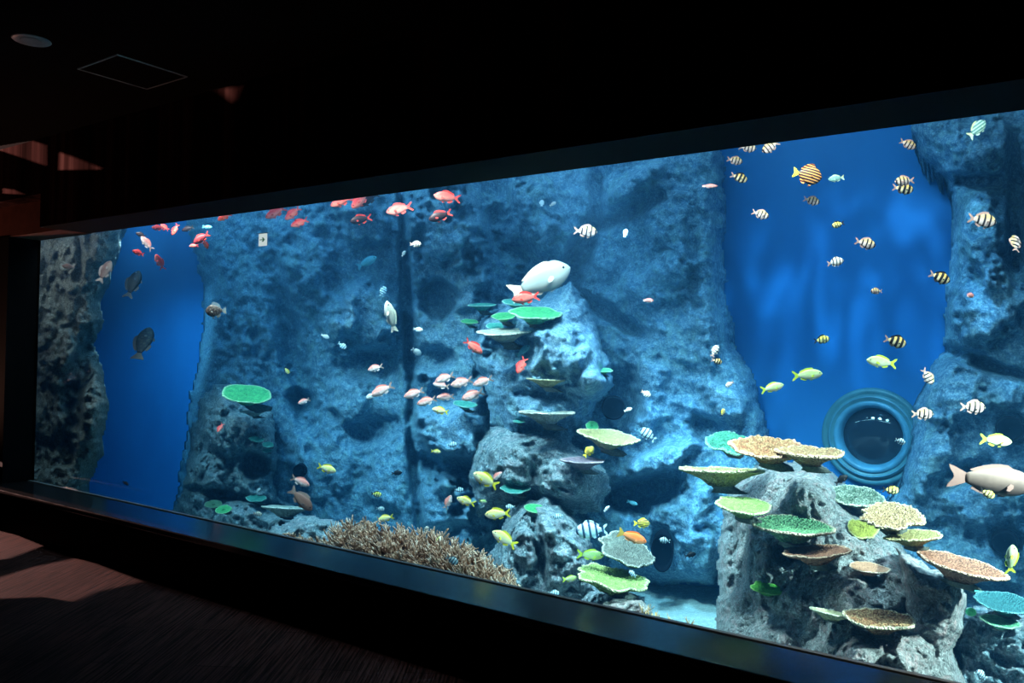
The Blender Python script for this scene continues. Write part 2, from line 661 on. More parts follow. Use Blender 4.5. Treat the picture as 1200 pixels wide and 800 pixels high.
# backdrop rock, centre
wall_poly = [(214, 60), (216, 262), (226, 300), (238, 335), (238, 372), (231, 420), (221, 460), (219, 500), (211, 550), (200, 592), (176, 680),
             (400, 760), (700, 760), (742, 686), (838, 686), (880, 640), (905, 590), (908, 532), (900, 495), (884, 440), (862, 398), (854, 340), (850, 280), (850, 200), (844, 150), (838, 20)]
wall_feats = [
    # left of the crevice: deep folds
    (300, 330, 60, 140, 0.10, 8, 1.4), (262, 470, 55, 120, 0.18, 8, 1.3),
    (345, 420, 22, 150, -0.28, -14, 1.2), (352, 470, 28, 20, -0.2, 10, 1.5),
    (425, 262, 36, 30, 0.34, -6, 2.6), (412, 232, 40, 26, 0.26, 0, 2),
    (432, 368, 44, 44, 0.40, 0, 2.2), (398, 372, 28, 40, 0.20, 10, 2),
    (430, 425, 46, 22, -0.22, 0, 1.8), (408, 470, 34, 28, 0.16, 0, 2.0), (436, 505, 40, 24, -0.18, -20, 1.2),
    (360, 300, 34, 70, 0.18, 0, 1.5), (380, 540, 60, 60, 0.16, 0, 1.4), (452, 560, 34, 60, 0.12, 0, 1.5),
    # the crevice and the tower right of it
    (476, 350, 9, 150, -0.38, -3, 2.0), (486, 560, 8, 80, -0.30, -6, 2.0),
    (528, 400, 50, 230, 0.34, -4, 3.0),
    (522, 262, 60, 58, 0.30, 0, 2.4), (512, 348, 26, 28, -0.34, -4, 3.0), (545, 330, 30, 50, 0.12, 0, 2.0),
    (505, 420, 34, 20, -0.26, 0, 1.5), (520, 465, 34, 30, -0.20, 0, 1.5), (530, 505, 48, 40, 0.34, 0, 2.2), (520, 545, 50, 18, -0.30, 10, 1.8),
    (520, 590, 44, 40, 0.24, 0, 1.8), (560, 610, 26, 60, 0.36, 30, 2),
    # the upper right face
    (590, 255, 30, 110, -0.24, -22, 1.6), (620, 250, 44, 60, 0.22, 0, 1.6), (655, 280, 26, 34, 0.16, 0, 1.8),
    (678, 300, 20, 56, -0.50, 20, 1.7), (700, 235, 14, 60, -0.2, 0, 1.4), (742, 215, 58, 14, 0.22, -32, 1.8), (735, 250, 70, 12, -0.2, -28, 1.6),
    (780, 260, 34, 90, 0.14, -12, 1.3), (770, 330, 70, 30, 0.16, -20, 1.4), (720, 372, 70, 13, -0.26, 32, 1.6), (800, 390, 60, 50, 0.12, 0, 1.2),
    (760, 440, 26, 80, 0.10, 0, 1.3), (828, 330, 18, 150, 0.14, 0, 1.4), (850, 470, 40, 26, 0.22, 35, 1.8), (830, 505, 34, 20, -0.2, 30, 1.6),
    (722, 470, 36, 60, -0.34, 12, 1.5), (740, 500, 80, 22, 0.10, -30, 1.4), (770, 540, 60, 16, 0.32, -24, 1.8), (745, 580, 66, 26, -0.40, -12, 1.8),
    (800, 590, 46, 60, 0.16, 0, 1.5), (775, 640, 18, 30, -0.2, 0, 2.2), (820, 650, 26, 40, 0.14, 0, 1.6),
]
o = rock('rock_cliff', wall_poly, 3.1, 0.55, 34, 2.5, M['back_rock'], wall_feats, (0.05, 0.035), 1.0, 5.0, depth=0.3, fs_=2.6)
tag(o, 'tall blue-lit artificial rock cliff along the back of the tank', 'rock')
# backdrop rock, right
right_poly = [(1058, 20), (1066, 152), (1078, 180), (1098, 204), (1115, 226), (1115, 272), (1110, 322), (1104, 362), (1106, 408), (1084, 446), (1070, 480), (1066, 524),
              (1056, 566), (1030, 600), (1020, 720), (1120, 790), (1330, 800), (1330, 20)]
right_feats = [(1150, 170, 50, 40, 0.25, 0, 1.8), (1140, 212, 60, 12, -0.2, 0, 1.6), (1150, 280, 40, 60, 0.2, 0, 1.5), (1190, 240, 14, 120, -0.2, 0, 1.5),
               (1160, 360, 60, 44, 0.26, -30, 1.8), (1150, 425, 80, 12, -0.24, 18, 1.6), (1120, 460, 50, 50, 0.2, -30, 1.5), (1180, 460, 30, 30, 0.16, 0, 1.5),
               (1186, 500, 26, 20, -0.2, 0, 1.8), (1090, 540, 36, 60, 0.2, 25, 1.7), (1150, 590, 70, 40, 0.2, 0, 1.5), (1125, 555, 50, 16, -0.22, -25, 1.5),
               (1178, 636, 22, 20, -0.3, 0, 2), (1150, 660, 60, 40, 0.12, 0, 1.5)]
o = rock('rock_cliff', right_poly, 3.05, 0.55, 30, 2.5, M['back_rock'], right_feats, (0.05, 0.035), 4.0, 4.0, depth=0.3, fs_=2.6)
tag(o, 'blue-lit rock cliff right of the porthole at the edge of the picture', 'rock')

# near rock strip at the left end
left_poly = [(10, 200), (160, 200), (150, 262), (140, 285), (130, 328), (119, 356), (122, 376), (110, 402), (121, 432), (127, 470), (126, 500), (121, 530), (108, 562), (100, 620), (10, 620)]
left_feats = [(118, 490, 40, 70, 0.25, 10, 1.6), (95, 430, 20, 60, -0.22, 20, 1.5), (60, 560, 50, 18, 0.2, 0, 1.6), (70, 410, 30, 50, 0.15, 0, 1.5), (85, 500, 14, 60, -0.2, 10, 1.5)]
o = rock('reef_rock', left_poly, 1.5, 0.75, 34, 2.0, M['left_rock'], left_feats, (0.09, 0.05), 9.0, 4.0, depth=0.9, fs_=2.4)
tag(o, 'brownish grey pitted rock standing against the glass at the left end', 'rock')

# coral-grown rock at lower left
ll_poly = [(190, 640), (204, 590), (216, 548), (224, 505), (230, 472), (250, 448), (272, 448), (288, 470), (318, 482), (326, 515), (322, 560), (330, 586), (372, 612), (440, 640), (470, 720), (190, 700)]
ll_feats = [(270, 500, 40, 40, 0.2, 0, 1.5), (300, 545, 22, 22, -0.28, 0, 1.8), (235, 560, 40, 36, 0.2, 0, 1.5), (265, 580, 60, 10, -0.16, 10, 1.5), (290, 610, 90, 24, 0.25, 12, 1.6), (310, 515, 22, 26, 0.2, 0, 1.6), (318, 596, 26, 12, -0.2, 0, 1.6)]
o = rock('reef_rock', ll_poly, 2.45, 0.5, 40, 2.2, M['mid_rock'], ll_feats, (0.08, 0.07), 14.0, 5.0, depth=0.6, fs_=3.2)
tag(o, 'knobbly teal rock beside the left blue wall, carrying small green corals', 'rock')
rb_poly = [(296, 640), (318, 616), (350, 604), (390, 606), (420, 612), (440, 640), (450, 720), (296, 720)]
o = rock('reef_rock', rb_poly, 1.5, 0.4, 30, 2.0, M['mid_rock'], (), (0.07, 0.06), 19.0, 4.0, depth=0.5, fs_=4)
tag(o, 'low blue and mauve rubble rock below the dark-bellied plate coral', 'rock')

# centre pillar
pu_poly = [(548, 404), (562, 372), (590, 352), (640, 344), (668, 332), (690, 352), (706, 395), (716, 425), (719, 452), (700, 474), (690, 500), (672, 520), (640, 530), (598, 525), (576, 500), (566, 450)]
pu_feats = [(600, 412, 40, 24, -0.22, 0, 1.5), (650, 410, 50, 40, 0.2, 20, 1.6), (690, 420, 24, 50, 0.14, 0, 1.5), (645, 462, 46, 12, -0.16, 0, 1.5), (640, 500, 50, 14, -0.2, 0, 1.5), (694, 450, 26, 20, 0.22, 0, 1.8)]
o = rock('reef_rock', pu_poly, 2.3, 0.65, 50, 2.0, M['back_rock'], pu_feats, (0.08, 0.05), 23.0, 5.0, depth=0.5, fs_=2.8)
tag(o, 'rock column in the middle of the tank, hung with plate corals', 'rock')
pm_poly = [(548, 560), (556, 520), (574, 500), (600, 498), (660, 500), (676, 520), (692, 534), (712, 548), (717, 574), (704, 600), (672, 604), (640, 594), (600, 600), (560, 606)]
pm_feats = [(660, 560, 50, 40, 0.2, 0, 1.6), (600, 540, 40, 36, 0.15, 0, 1.5), (625, 570, 12, 40, -0.14, 0, 1.5)]
o = rock('reef_rock', pm_poly, 2.2, 0.6, 40, 2.0, M['mid_rock'], pm_feats, (0.08, 0.05), 29.0, 5.0, depth=0.5, fs_=3)
tag(o, 'pale rounded rock under the purple-grey plate coral in the middle', 'rock')
pb_poly = [(560, 690), (578, 640), (596, 600), (616, 585), (640, 580), (672, 600), (694, 632), (700, 668), (740, 690), (756, 720), (760, 770), (560, 770)]
pb_feats = [(640, 620, 24, 20, 0.16, 0, 1.6), (610, 650, 30, 50, 0.14, 0, 1.5), (660, 660, 40, 50, 0.16, 0, 1.5), (632, 640, 10, 60, -0.16, -10, 1.6)]
o = rock('reef_rock', pb_poly, 1.75, 0.5, 40, 2.0, M['mid_rock'], pb_feats, (0.08, 0.06), 33.0, 5.0, depth=0.5, fs_=3.4)
tag(o, 'speckled rock base between the brown coral thicket and the yellow-green plate coral', 'rock')
ps_poly = [(688, 722), (706, 704), (722, 700), (752, 704), (764, 716), (770, 760), (690, 750)]
o = rock('small_rock', ps_poly, 0.95, 0.22, 16, 1.5, M['near_rock'], (), (0.05, 0.05), 37.0, 2.0, depth=0.3, fs_=6)
tag(o, 'small mauve rock at the glass below the yellow-green plate coral', 'rock')
pl_poly = [(676, 705), (690, 692), (712, 688), (730, 692), (757, 698), (760, 760), (676, 740)]
o = rock('small_rock', pl_poly, 1.35, 0.25, 18, 1.5, M['mid_rock'], (), (0.05, 0.05), 39.0, 2.0, depth=0.3, fs_=5)
tag(o, 'low shaded rock just under the yellow-green plate coral', 'rock')

# foreground rock, right
fr_poly = [(834, 830), (836, 760), (840, 690), (842, 640), (846, 592), (856, 562), (884, 546), (904, 538), (962, 540), (985, 560), (1008, 590), (1058, 636), (1080, 668), (1096, 706), (1112, 738), (1140, 800), (1160, 860), (834, 860)]


def fr_shape(u, v):
    # a ridge runs from the crest down to the right; the left flank falls back
    ridge = 930 + np.clip((v - 540) / 260, 0, 1.2) * 90
    left = np.clip((ridge - u) / 110, 0, 1) ** 1.2 * 0.42
    right = np.clip((u - ridge - 10) / 120, 0, 1) * 0.40
    up = np.clip((800 - v) / 260, 0, 1) * 0.95 - 0.1
    return left + right + up


fr_feats = [(925, 650, 26, 20, -0.12, 0, 1.6), (985, 700, 60, 30, 0.05, 0, 1.3), (1000, 770, 60, 30, 0.08, 0, 1.3),
            (925, 705, 22, 22, 0.14, 0, 1.6), (905, 760, 34, 36, 0.14, 0, 1.6), (1050, 690, 30, 40, 0.10, 0, 1.5), (1070, 760, 40, 50, 0.16, 20, 1.5),
            (945, 580, 40, 34, 0.10, 0, 1.5), (865, 650, 16, 70, -0.12, 0, 1.6), (1000, 640, 40, 20, 0.08, 0, 1.5), (890, 660, 20, 60, 0.1, 0, 1.4)]
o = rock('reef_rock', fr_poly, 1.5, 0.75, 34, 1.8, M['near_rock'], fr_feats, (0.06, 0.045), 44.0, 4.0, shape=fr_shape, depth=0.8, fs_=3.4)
tag(o, 'big grey foreground rock at the right carrying many plate corals', 'rock')
fb_poly = [(1050, 640), (1090, 664), (1128, 672), (1134, 700), (1128, 742), (1118, 764), (1130, 800), (1140, 860), (1080, 860), (1060, 720)]
o = rock('reef_rock', fb_poly, 1.35, 0.4, 24, 1.8, M['near_rock'], (), (0.06, 0.05), 48.0, 3.0, depth=0.5, fs_=3)
tag(o, 'dark shaded rock shoulder under the long reddish plate coral', 'rock')
rr_poly = [(1110, 740), (1128, 712), (1160, 706), (1210, 716), (1250, 730), (1250, 880), (1110, 880)]
o = rock('reef_rock', rr_poly, 1.75, 0.4, 30, 1.8, M['mid_rock'], (), (0.07, 0.06), 52.0, 3.0, depth=0.5, fs_=5)
tag(o, 'bright blue rubble rock in the bottom right corner', 'rock')


# porthole in the blue wall
def lathe(name, prof, mat, parent=None, n=64, axis='y'):
    vs, fs = [], []
    for r, y in prof:
        for k in range(n):
            a = 2 * PI * k / n
            vs.append((r * math.cos(a), y, r * math.sin(a)))
    for i in range(len(prof) - 1):
        for k in range(n):
            fs.append((i * n + k, i * n + (k + 1) % n, (i + 1) * n + (k + 1) % n, (i + 1) * n + k))
    return mesh_obj(name, vs, fs, mat, parent)


pc = at(1023, 511, YB)
zz = depth_of(pc)
R0 = 57.0 * zz / FPX
ph = bpy.data.objects.new('porthole', None)
COL.objects.link(ph)
ph.location = (pc.x, YB, pc.z)
tag(ph, 'round porthole with stepped rings in the blue wall', 'porthole')
M['ringpaint'] = plain('blue_grey_enamel', rgb(84, 138, 150), 0.4, 0.5)
M['ringpaint2'] = plain('pale_blue_enamel', rgb(96, 156, 184), 0.35, 0.5)
M['pane'] = plain('dark_port_glass', (0.02, 0.026, 0.035, 1), 0.06, 0.8, 0, 0.05)
r = R0
lathe('outer_flange', [(r * .97, -.001), (r, -.02), (r * .985, -.05), (r * .90, -.06), (r * .875, -.045), (r * .86, -.05)], M['ringpaint'], ph)
lathe('middle_ring', [(r * .86, -.05), (r * .85, -.075), (r * .77, -.08), (r * .745, -.06), (r * .735, -.066)], M['ringpaint'], ph)
lathe('inner_ring', [(r * .735, -.066), (r * .70, -.085), (r * .63, -.07), (r * .585, -.03), (r * .575, -.002)], M['ringpaint2'], ph)
lathe('port_glass', [(r * .58, -.003), (r * .45, -.03), (r * .3, -.048), (r * .15, -.055), (0.001, -.057)], M['pane'], ph)
lathe('bolt_row', [(r * .80, -.079), (r * .805, -.083), (r * .815, -.083), (r * .82, -.079)], M['ringpaint2'], ph)

# pipe openings in the rock
M['pipe'] = plain('black_opening_shade', (0.003, 0.005, 0.008, 1), 0.8, 0.05)  # near black puts the shade inside the openings into their colour


def pipe(px, py, rpx, Y, label, rv=1.0, dirx=0.0, dep=0.1):
    c = at(px, py, Y)
    rr = rpx * depth_of(c) / FPX
    o = lathe('pipe_opening', [(rr, .12), (rr, 0), (rr * .97, -.012), (rr * .86, -.01), (rr * .84, .02), (rr * .8, dep), (0.001, dep + .01)], M['pipe'], None, 32)
    o.location = c
    o.scale = (1, 1, rv)
    o.rotation_euler = (0, 0, dirx)
    tag(o, label, 'pipe')


pipe(719, 478, 14, 2.2, 'dark round pipe mouth in the rock right of the middle plate corals', dirx=0.5)
pipe(351, 552, 8, 2.3, 'dark round pipe mouth above the pink fish at lower left', dirx=0.7)
pipe(1184, 503, 15, 2.35, 'dark round pipe mouth above the green-yellow fish at the right edge', dirx=0.1)
pipe(1178, 637, 14, 2.35, 'dark round pipe mouth behind the diving yellow-green fish', dirx=0.1)
pipe(776, 647, 13, 2.3, 'tall dark oval opening in the rock beside the orange fish', 1.8, dirx=0.4)

# reflection of a sign, built as a glowing plate on the glass
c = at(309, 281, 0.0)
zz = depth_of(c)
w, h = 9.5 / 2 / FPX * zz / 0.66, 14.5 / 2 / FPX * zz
t = NT('sign_reflection_glow')
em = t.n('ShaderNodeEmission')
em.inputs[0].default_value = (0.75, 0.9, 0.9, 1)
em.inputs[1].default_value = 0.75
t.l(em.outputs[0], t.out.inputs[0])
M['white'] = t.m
t = NT('arrow_reflection_glow')
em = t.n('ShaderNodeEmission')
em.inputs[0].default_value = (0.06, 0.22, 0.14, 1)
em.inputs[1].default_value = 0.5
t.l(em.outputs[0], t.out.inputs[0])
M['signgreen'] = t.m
sg = box('sign_reflection', (-w, -0.006, -h), (w, 0, h), M['white'], 0.001)
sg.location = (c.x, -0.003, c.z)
tag(sg, 'reflection of a small white sign, green arrow pointing right, as glowing plate on glass', 'sign')
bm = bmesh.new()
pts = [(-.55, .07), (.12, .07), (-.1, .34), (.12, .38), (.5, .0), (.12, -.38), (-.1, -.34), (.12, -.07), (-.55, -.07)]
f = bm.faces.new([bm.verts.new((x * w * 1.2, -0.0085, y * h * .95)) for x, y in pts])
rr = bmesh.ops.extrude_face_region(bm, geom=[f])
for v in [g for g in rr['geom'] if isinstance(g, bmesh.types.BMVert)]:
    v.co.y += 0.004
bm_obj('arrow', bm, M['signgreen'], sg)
box('hanger_reflection', (-w * 1.7, -0.005, h), (w * 1.7, -0.002, h + 0.004), M['alu'], 0, sg)

# ------------------------------------------------------------------ corals
_cm = {}


def coral_mat(c1, c2, rim, speck=0.4):
    key = (c1, c2, rim, speck)
    if key in _cm:
        return _cm[key]
    t = NT('coral_skin')
    co = t.co()
    n = t.noise(co, 4.0, 5, 0.7)
    v = t.voro(co, 17)
    col = t.ramp(n, [(0.35, rgb(*c2)), (0.65, rgb(*c1))])
    dk = tuple(x * 0.45 for x in rgb(*c2)[:3]) + (1,)
    f = t.math('MULTIPLY', t.ramp(v, [(0.25, (0, 0, 0, 1)), (0.62, (1, 1, 1, 1))]), speck)
    col = t.mix(f, col, dk)
    at_ = t.n('ShaderNodeAttribute', attribute_name='rim')
    rr = t.ramp(at_.outputs['Fac'], [(0.90, (0, 0, 0, 1)), (1.0, (0.8, 0.8, 0.8, 1))])
    col = t.mix(rr, col, rgb(*rim))
    h = t.math('ADD', t.math('MULTIPLY', v, -1.0), n)
    t.bsdf(col, 0.75, 0.2, normal=t.bump(h, 0.6, 0.06))
    _cm[key] = t.m
    return t.m


def plate(name, px, py, wpx, ratio, Y, lean, mat, label, group=None, style='plain', lobes=0.12, seed=0, stalk=0.7, cup=0.08, stretch=1.0, smat=None):
    """a plate coral: lobed disc with a knobbly top, thin rim, underside narrowing to a stalk"""
    if Y is None:
        # the back rim meets the rock, the rest juts out
        hh = abs(wpx * ratio) / 2
        cand = [surf(px + dx * wpx, py - hh + dy) for dx in (-0.3, 0, 0.3) for dy in (0, 4)]
        cand = [q for q in cand if q is not None]
        s0 = min(cand) if cand else surf(px, py + 10, 1.5)
        rr = wpx / 2 * (s0 - EYE.y) / FPX
        Y = max(s0 - (0.85 if cand else 0.4) * rr, 0.06 + rr * 1.05)
    c = at(px, py, Y)
    R = wpx / 2 * depth_of(c) / FPX
    nt, nr = (96, 22) if wpx > 40 else ((48, 10) if wpx > 20 else (32, 6))
    vs, fs, rim = [], [], []
    lob = [1 + lobes * (noise.noise((math.cos(2 * PI * k / nt) * 1.6 + seed * 7.7, math.sin(2 * PI * k / nt) * 1.6, seed * 1.3)) * 1.3
                        + 0.45 * noise.noise((math.cos(2 * PI * k / nt) * 5 + seed * 3.1, math.sin(2 * PI * k / nt) * 5, 4.0))
                        + 0.25 * noise.noise((math.cos(2 * PI * k / nt) * 14 + seed, math.sin(2 * PI * k / nt) * 14, 9.0))) for k in range(nt)]
    amp = {'plain': 0.012, 'knobby': 0.045, 'bristly': 0.12, 'bushy': 0.16}[style]
    fr = {'plain': 9, 'knobby': 8, 'bristly': 8, 'bushy': 6}[style]

    def ring(r, zf, rv, disp):
        for k in range(nt):
            a = 2 * PI * k / nt
            x, y = r * lob[k] * math.cos(a), r * lob[k] * math.sin(a) * stretch
            z = zf
            if disp:
                vd = noise.voronoi((x * fr + seed, y * fr, seed * 1.7))[0][0]
                z += amp * (0.75 - vd) + 0.03 * noise.noise((x * 2 + seed, y * 2, 0.5))
                if style == 'bushy':
                    z += 0.25 * (1 - r * r)
            vs.append((x, y, z))
            rim.append(rv)
    for i in range(1, nr + 1):
        r = (i / nr)
        ring(r, cup * r * r, r, True)
    ring(1.01, cup - 0.03, 1.0, False)
    ring(0.97, cup - 0.07, 0.9, False)
    ring(0.7, cup - 0.16, 0.5, False)
    ring(0.48, cup - 0.27, 0.3, False)
    ring(0.30, cup - 0.42, 0.2, False)
    n_r = nr + 5
    for i in range(n_r - 1):
        for k in range(nt):
            a, b = i * nt + k, i * nt + (k + 1) % nt
            fs.append((a, a + nt, b + nt, b)[::-1])
    vs.append((0, 0, amp * 0.3 + (0.25 if style == 'bushy' else 0)))
    rim.append(0)
    ct = len(vs) - 1
    for k in range(nt):
        fs.append((ct, k, (k + 1) % nt))
    vs.append((0, 0, cup - 0.45))
    rim.append(0)
    cb = len(vs) - 1
    for k in range(nt):
        fs.append((cb, (n_r - 1) * nt + (k + 1) % nt, (n_r - 1) * nt + k))
    o = mesh_obj(name, vs, fs, mat)
    at_ = o.data.attributes.new('rim', 'FLOAT', 'POINT')
    at_.data.foreach_set('value', rim)
    d = (c - EYE).normalized()
    rt = d.cross(Vector((0, 0, 1))).normalized()
    up = rt.cross(d)
    L = math.radians(lean)
    rt2 = rt * math.cos(L) - up * math.sin(L)
    up2 = rt * math.sin(L) + up * math.cos(L)
    t_ = math.asin(max(-0.95, min(0.95, ratio)))
    nrm = up2 * math.cos(t_) - d * math.sin(t_)
    ax_y = nrm.cross(rt2).normalized()
    mt = Matrix((rt2, ax_y, nrm)).transposed().to_4x4()
    mt.translation = c
    o.matrix_world = mt @ Matrix.Scale(R, 4)
    tag(o, label, 'coral', group)
    if stalk:
        # the stalk bends back into the rock
        n, vv, ff = 14, [], []
        back = Vector((0, 1, -0.15))
        back = (mt.to_3x3().inverted() @ back).normalized()
        for q in range(5):
            f = q / 4
            cc = Vector((0, 0, cup - 0.40)) * (1 - f) + (Vector((0, 0, cup - 0.40 - stalk * 0.25)) + back * stalk) * f
            rad = 0.30 - 0.03 * math.sin(PI * f) + 0.16 * f
            for k in range(n):
                a = 2 * PI * k / n
                w = 1 + 0.4 * noise.noise((math.cos(a) * 1.5 + seed, math.sin(a) * 1.5, q * 0.7))
                vv.append((cc.x + rad * w * math.cos(a), cc.y + rad * w * math.sin(a), cc.z))
        for q in range(4):
            for k in range(n):
                ff.append((q * n + k, q * n + (k + 1) % n, (q + 1) * n + (k + 1) % n, (q + 1) * n + k))
        ff.append(tuple(range(n))[::-1])
        ff.append(tuple(4 * n + k for k in range(n)))
        mesh_obj('stalk', vv, ff, smat or M['stalk'], o)
    return o


M['stalk'] = rock_mat('coral_stalk', rgb(92, 96, 88), rgb(44, 48, 46), rgb(140, 144, 132), None, 0, 6, 0.6, 1.5)
GREEN = coral_mat((96, 210, 130), (58, 160, 104), (190, 235, 190), 0.25)
TEAL = coral_mat((96, 196, 176), (60, 150, 140), (180, 225, 210), 0.3)
PALE = coral_mat((206, 206, 190), (160, 164, 150), (235, 235, 225), 0.35)
TAN = coral_mat((190, 180, 120), (150, 140, 92), (225, 220, 180), 0.4)
MAUVE = coral_mat((170, 146, 158), (120, 104, 118), (215, 200, 205), 0.4)
YGREEN = coral_mat((172, 196, 116), (128, 156, 84), (215, 220, 170), 0.5)
LIME = coral_mat((110, 200, 74), (70, 150, 52), (180, 220, 130), 0.45)
SAGE = coral_mat((126, 172, 120), (88, 138, 96), (214, 180, 160), 0.5)
RUST = coral_mat((186, 128, 98), (146, 96, 76), (226, 190, 160), 0.4)
BROWNW = coral_mat((214, 176, 126), (142, 84, 52), (240, 226, 190), 0.75)
CREAM = coral_mat((206, 176, 132), (166, 132, 96), (226, 206, 170), 0.5)
YELLOW = coral_mat((204, 196, 88), (150, 140, 58), (235, 230, 160), 0.55)
DARKG = coral_mat((196, 200, 176), (66, 92, 66), (220, 220, 190), 0.8)
PINK = coral_mat((224, 164, 128), (190, 130, 100), (240, 215, 190), 0.35)

G1 = 'green and teal plate corals on the back rocks'
G2 = 'plate corals on the big foreground rock'
G3 = 'plate corals on the middle rock column'
N = 'plate_coral'
# left rocks
plate(N, 290, 463, 57, 0.36, 1.6, 5, GREEN, 'large oval green plate coral alone on the left rock, pale rimmed', G1, lobes=0.10, seed=1)
plate(N, 298, 482, 31, 0.07, 1.75, -3, PALE, 'thin pale plate coral edge-on just under the large oval green one', G1, seed=2, stalk=0.5)
plate(N, 301, 515, 17, 0.36, None, 8, TEAL, 'small teal plate coral, upper of the three on the left rock edge', G1, seed=3)
plate(N, 314, 521, 13, 0.5, None, 4, TEAL, 'small pale teal coral nub, middle of the three on the left rock edge', G1, seed=4)
plate(N, 313, 528, 11, 0.4, None, 0, TEAL, 'smallest teal coral nub, lowest of the three on the left rock edge', G1, seed=5)
plate(N, 300, 584, 23, 0.34, None, 0, TEAL, 'mint green plate coral above the dark-bellied plate at lower left', G1, seed=6)
plate(N, 262, 597, 18, 0.5, 1.35, -6, GREEN, 'bright green plate coral low at the left beside a dull green one', G1, seed=7)
plate(N, 250, 591, 20, 0.42, 1.5, 0, coral_mat((100, 150, 112), (72, 116, 92), (130, 170, 140), 0.3), 'dull green plate coral touching the bright green one at lower left', G1, seed=8)
plate(N, 335, 597, 56, 0.05, 1.6, 4, PALE, 'wide dark-bellied plate coral with a thin pale rim above the rubble rock', G1, seed=9, stalk=0.5, cup=0.12)
# middle
plate(N, 627, 368, 60, 0.22, 1.55, 2, GREEN, 'largest green plate coral under the big pale fish', G3, lobes=0.18, seed=10)
plate(N, 590, 371, 30, 0.26, 1.6, -4, GREEN, 'green plate coral joined to the left end of the largest green plate', G3, seed=11)
plate(N, 605, 355, 32, 0.22, 1.75, 3, TEAL, 'teal plate coral right under the red fish below the big pale fish', G3, seed=12)
plate(N, 565, 358, 33, 0.10, 1.9, -2, TEAL, 'thin teal plate coral, uppermost left of the middle cluster', G3, seed=13)
plate(N, 550, 377, 21, 0.24, 1.9, 2, GREEN, 'small green plate coral at the far left of the middle cluster', G3, seed=14)
plate(N, 583, 383, 28, 0.28, 1.7, 3, TEAL, 'dull teal plate coral just above the pale grey plate', G3, seed=15)
plate(N, 592, 390, 60, 0.12, 1.5, -3, PALE, 'pale grey plate coral with dark underside, lowest of the middle cluster', G3, lobes=0.15, seed=16)
plate(N, 649, 391, 24, 0.16, 1.6, 5, TEAL, 'narrow green plate coral under the right end of the largest green plate', G3, seed=17)
plate(N, 706, 434, 23, 0.20, 1.8, 2, GREEN, 'small bright green plate coral at the right edge of the rock column', G3, seed=18)
plate(N, 641, 446, 46, 0.04, 1.6, 1, TAN, 'thin tan plate coral edge-on, upper of two stacked on the rock column', G3, seed=19, cup=0.1)
plate(N, 641, 486, 66, 0.06, 1.5, 0, PALE, 'pale rimmed plate coral edge-on, lower of two stacked on the rock column', G3, seed=20, cup=0.12)
plate(N, 608, 494, 14, 0.22, None, 2, TEAL, 'tiny teal coral left of the lower edge-on pale plate', G3, seed=21)
plate(N, 712, 513, 66, 0.24, 1.5, 7, TAN, 'tan yellow plate coral jutting right from the rock column', G3, lobes=0.22, seed=22)
plate(N, 683, 541, 52, 0.12, 1.4, 1, MAUVE, 'purple-grey plate coral on a thick stalk below the tan yellow plate', G3, seed=23, cup=0.1)
plate(N, 694, 499, 15, 0.7, 1.7, 0, GREEN, 'small round green coral above the tan yellow plate', G3, seed=24)
plate(N, 604, 573, 33, 0.34, 1.5, 0, TEAL, 'mint green lobed plate coral beside the yellow fish school', G3, lobes=0.2, seed=25)
plate(N, 627, 596, 26, 0.38, 1.35, 4, GREEN, 'light green plate coral right of and below the mint lobed one', G3, seed=26)
plate(N, 545, 474, 28, 0.26, 1.8, 6, TEAL, 'dark teal plate coral under the school of pink fish', G3, seed=27)
plate(N, 733, 645, 66, 0.42, 1.15, 17, coral_mat((140, 146, 134), (100, 104, 96), (190, 196, 186), 0.45), 'pale grey lobed plate coral left of the tall dark opening', G3, lobes=0.24, seed=28, style='knobby')
plate(N, 716, 678, 84, 0.31, 0.95, 7, YGREEN, 'large yellow-green plate coral low in front of the speckled rock base', G3, lobes=0.26, seed=33, style='knobby')
# the foreground rock
plate(N, 856, 521, 50, 0.5, 1.5, 6, coral_mat((92, 178, 144), (56, 128, 108), (160, 215, 190), 0.5), 'bushy teal coral at the upper left of the foreground rock top', G2, 'bushy', 0.22, 30)
plate(N, 903, 526, 84, 0.28, 1.15, 3, coral_mat((206, 170, 118), (160, 96, 66), (236, 190, 156), 0.6), 'wide brown-green bristly plate coral on top of the foreground rock', G2, 'bristly', 0.22, 31)
plate(N, 949, 532, 74, 0.16, 1.08, 0, coral_mat((206, 176, 128), (164, 116, 82), (236, 200, 165), 0.55), 'bristly tan plate coral reaching right towards the porthole', G2, 'bristly', 0.15, 32)
plate(N, 845, 555, 92, 0.06, 1.15, -1, TAN, 'thin tan plate coral edge-on at the left of the rock top, dark below', G2, 'knobby', 0.12, 34, cup=0.12)
plate(N, 872, 591, 66, 0.27, 0.95, 3, YGREEN, 'thick yellow-green plate coral below the edge-on tan plate', G2, 'knobby', 0.14, 35, cup=0.0)
plate(N, 928, 618, 92, 0.22, None, 1, SAGE, 'wide flat sage green plate coral with a pinkish rim, rock centre', G2, 'knobby', 0.10, 36)
plate(N, 956, 649, 74, 0.20, None, -9, RUST, 'pinkish brown plate coral tilted up right, under the sage green plate', G2, 'knobby', 0.14, 37, cup=0.12)
plate(N, 899, 690, 38, 0.36, None, 6, LIME, 'small bright lime green plate coral on the shaded left flank', G2, 'knobby', 0.18, 38)
plate(N, 974, 719, 46, 0.10, None, 6, coral_mat((226, 216, 170), (190, 180, 130), (245, 240, 215), 0.3), 'thin pale yellow plate coral left of the lowest bristly plate', G2, 'knobby', 0.1, 39)
plate(N, 1030, 727, 78, 0.27, None, -1, BROWNW, 'bristly brown and cream plate coral, lowest on the foreground rock', G2, 'bristly', 0.10, 40)
plate(N, 1018, 666, 44, 0.28, None, 2, PINK, 'small pink-orange plate coral in the middle of the right rock face', G2, 'knobby', 0.14, 41)
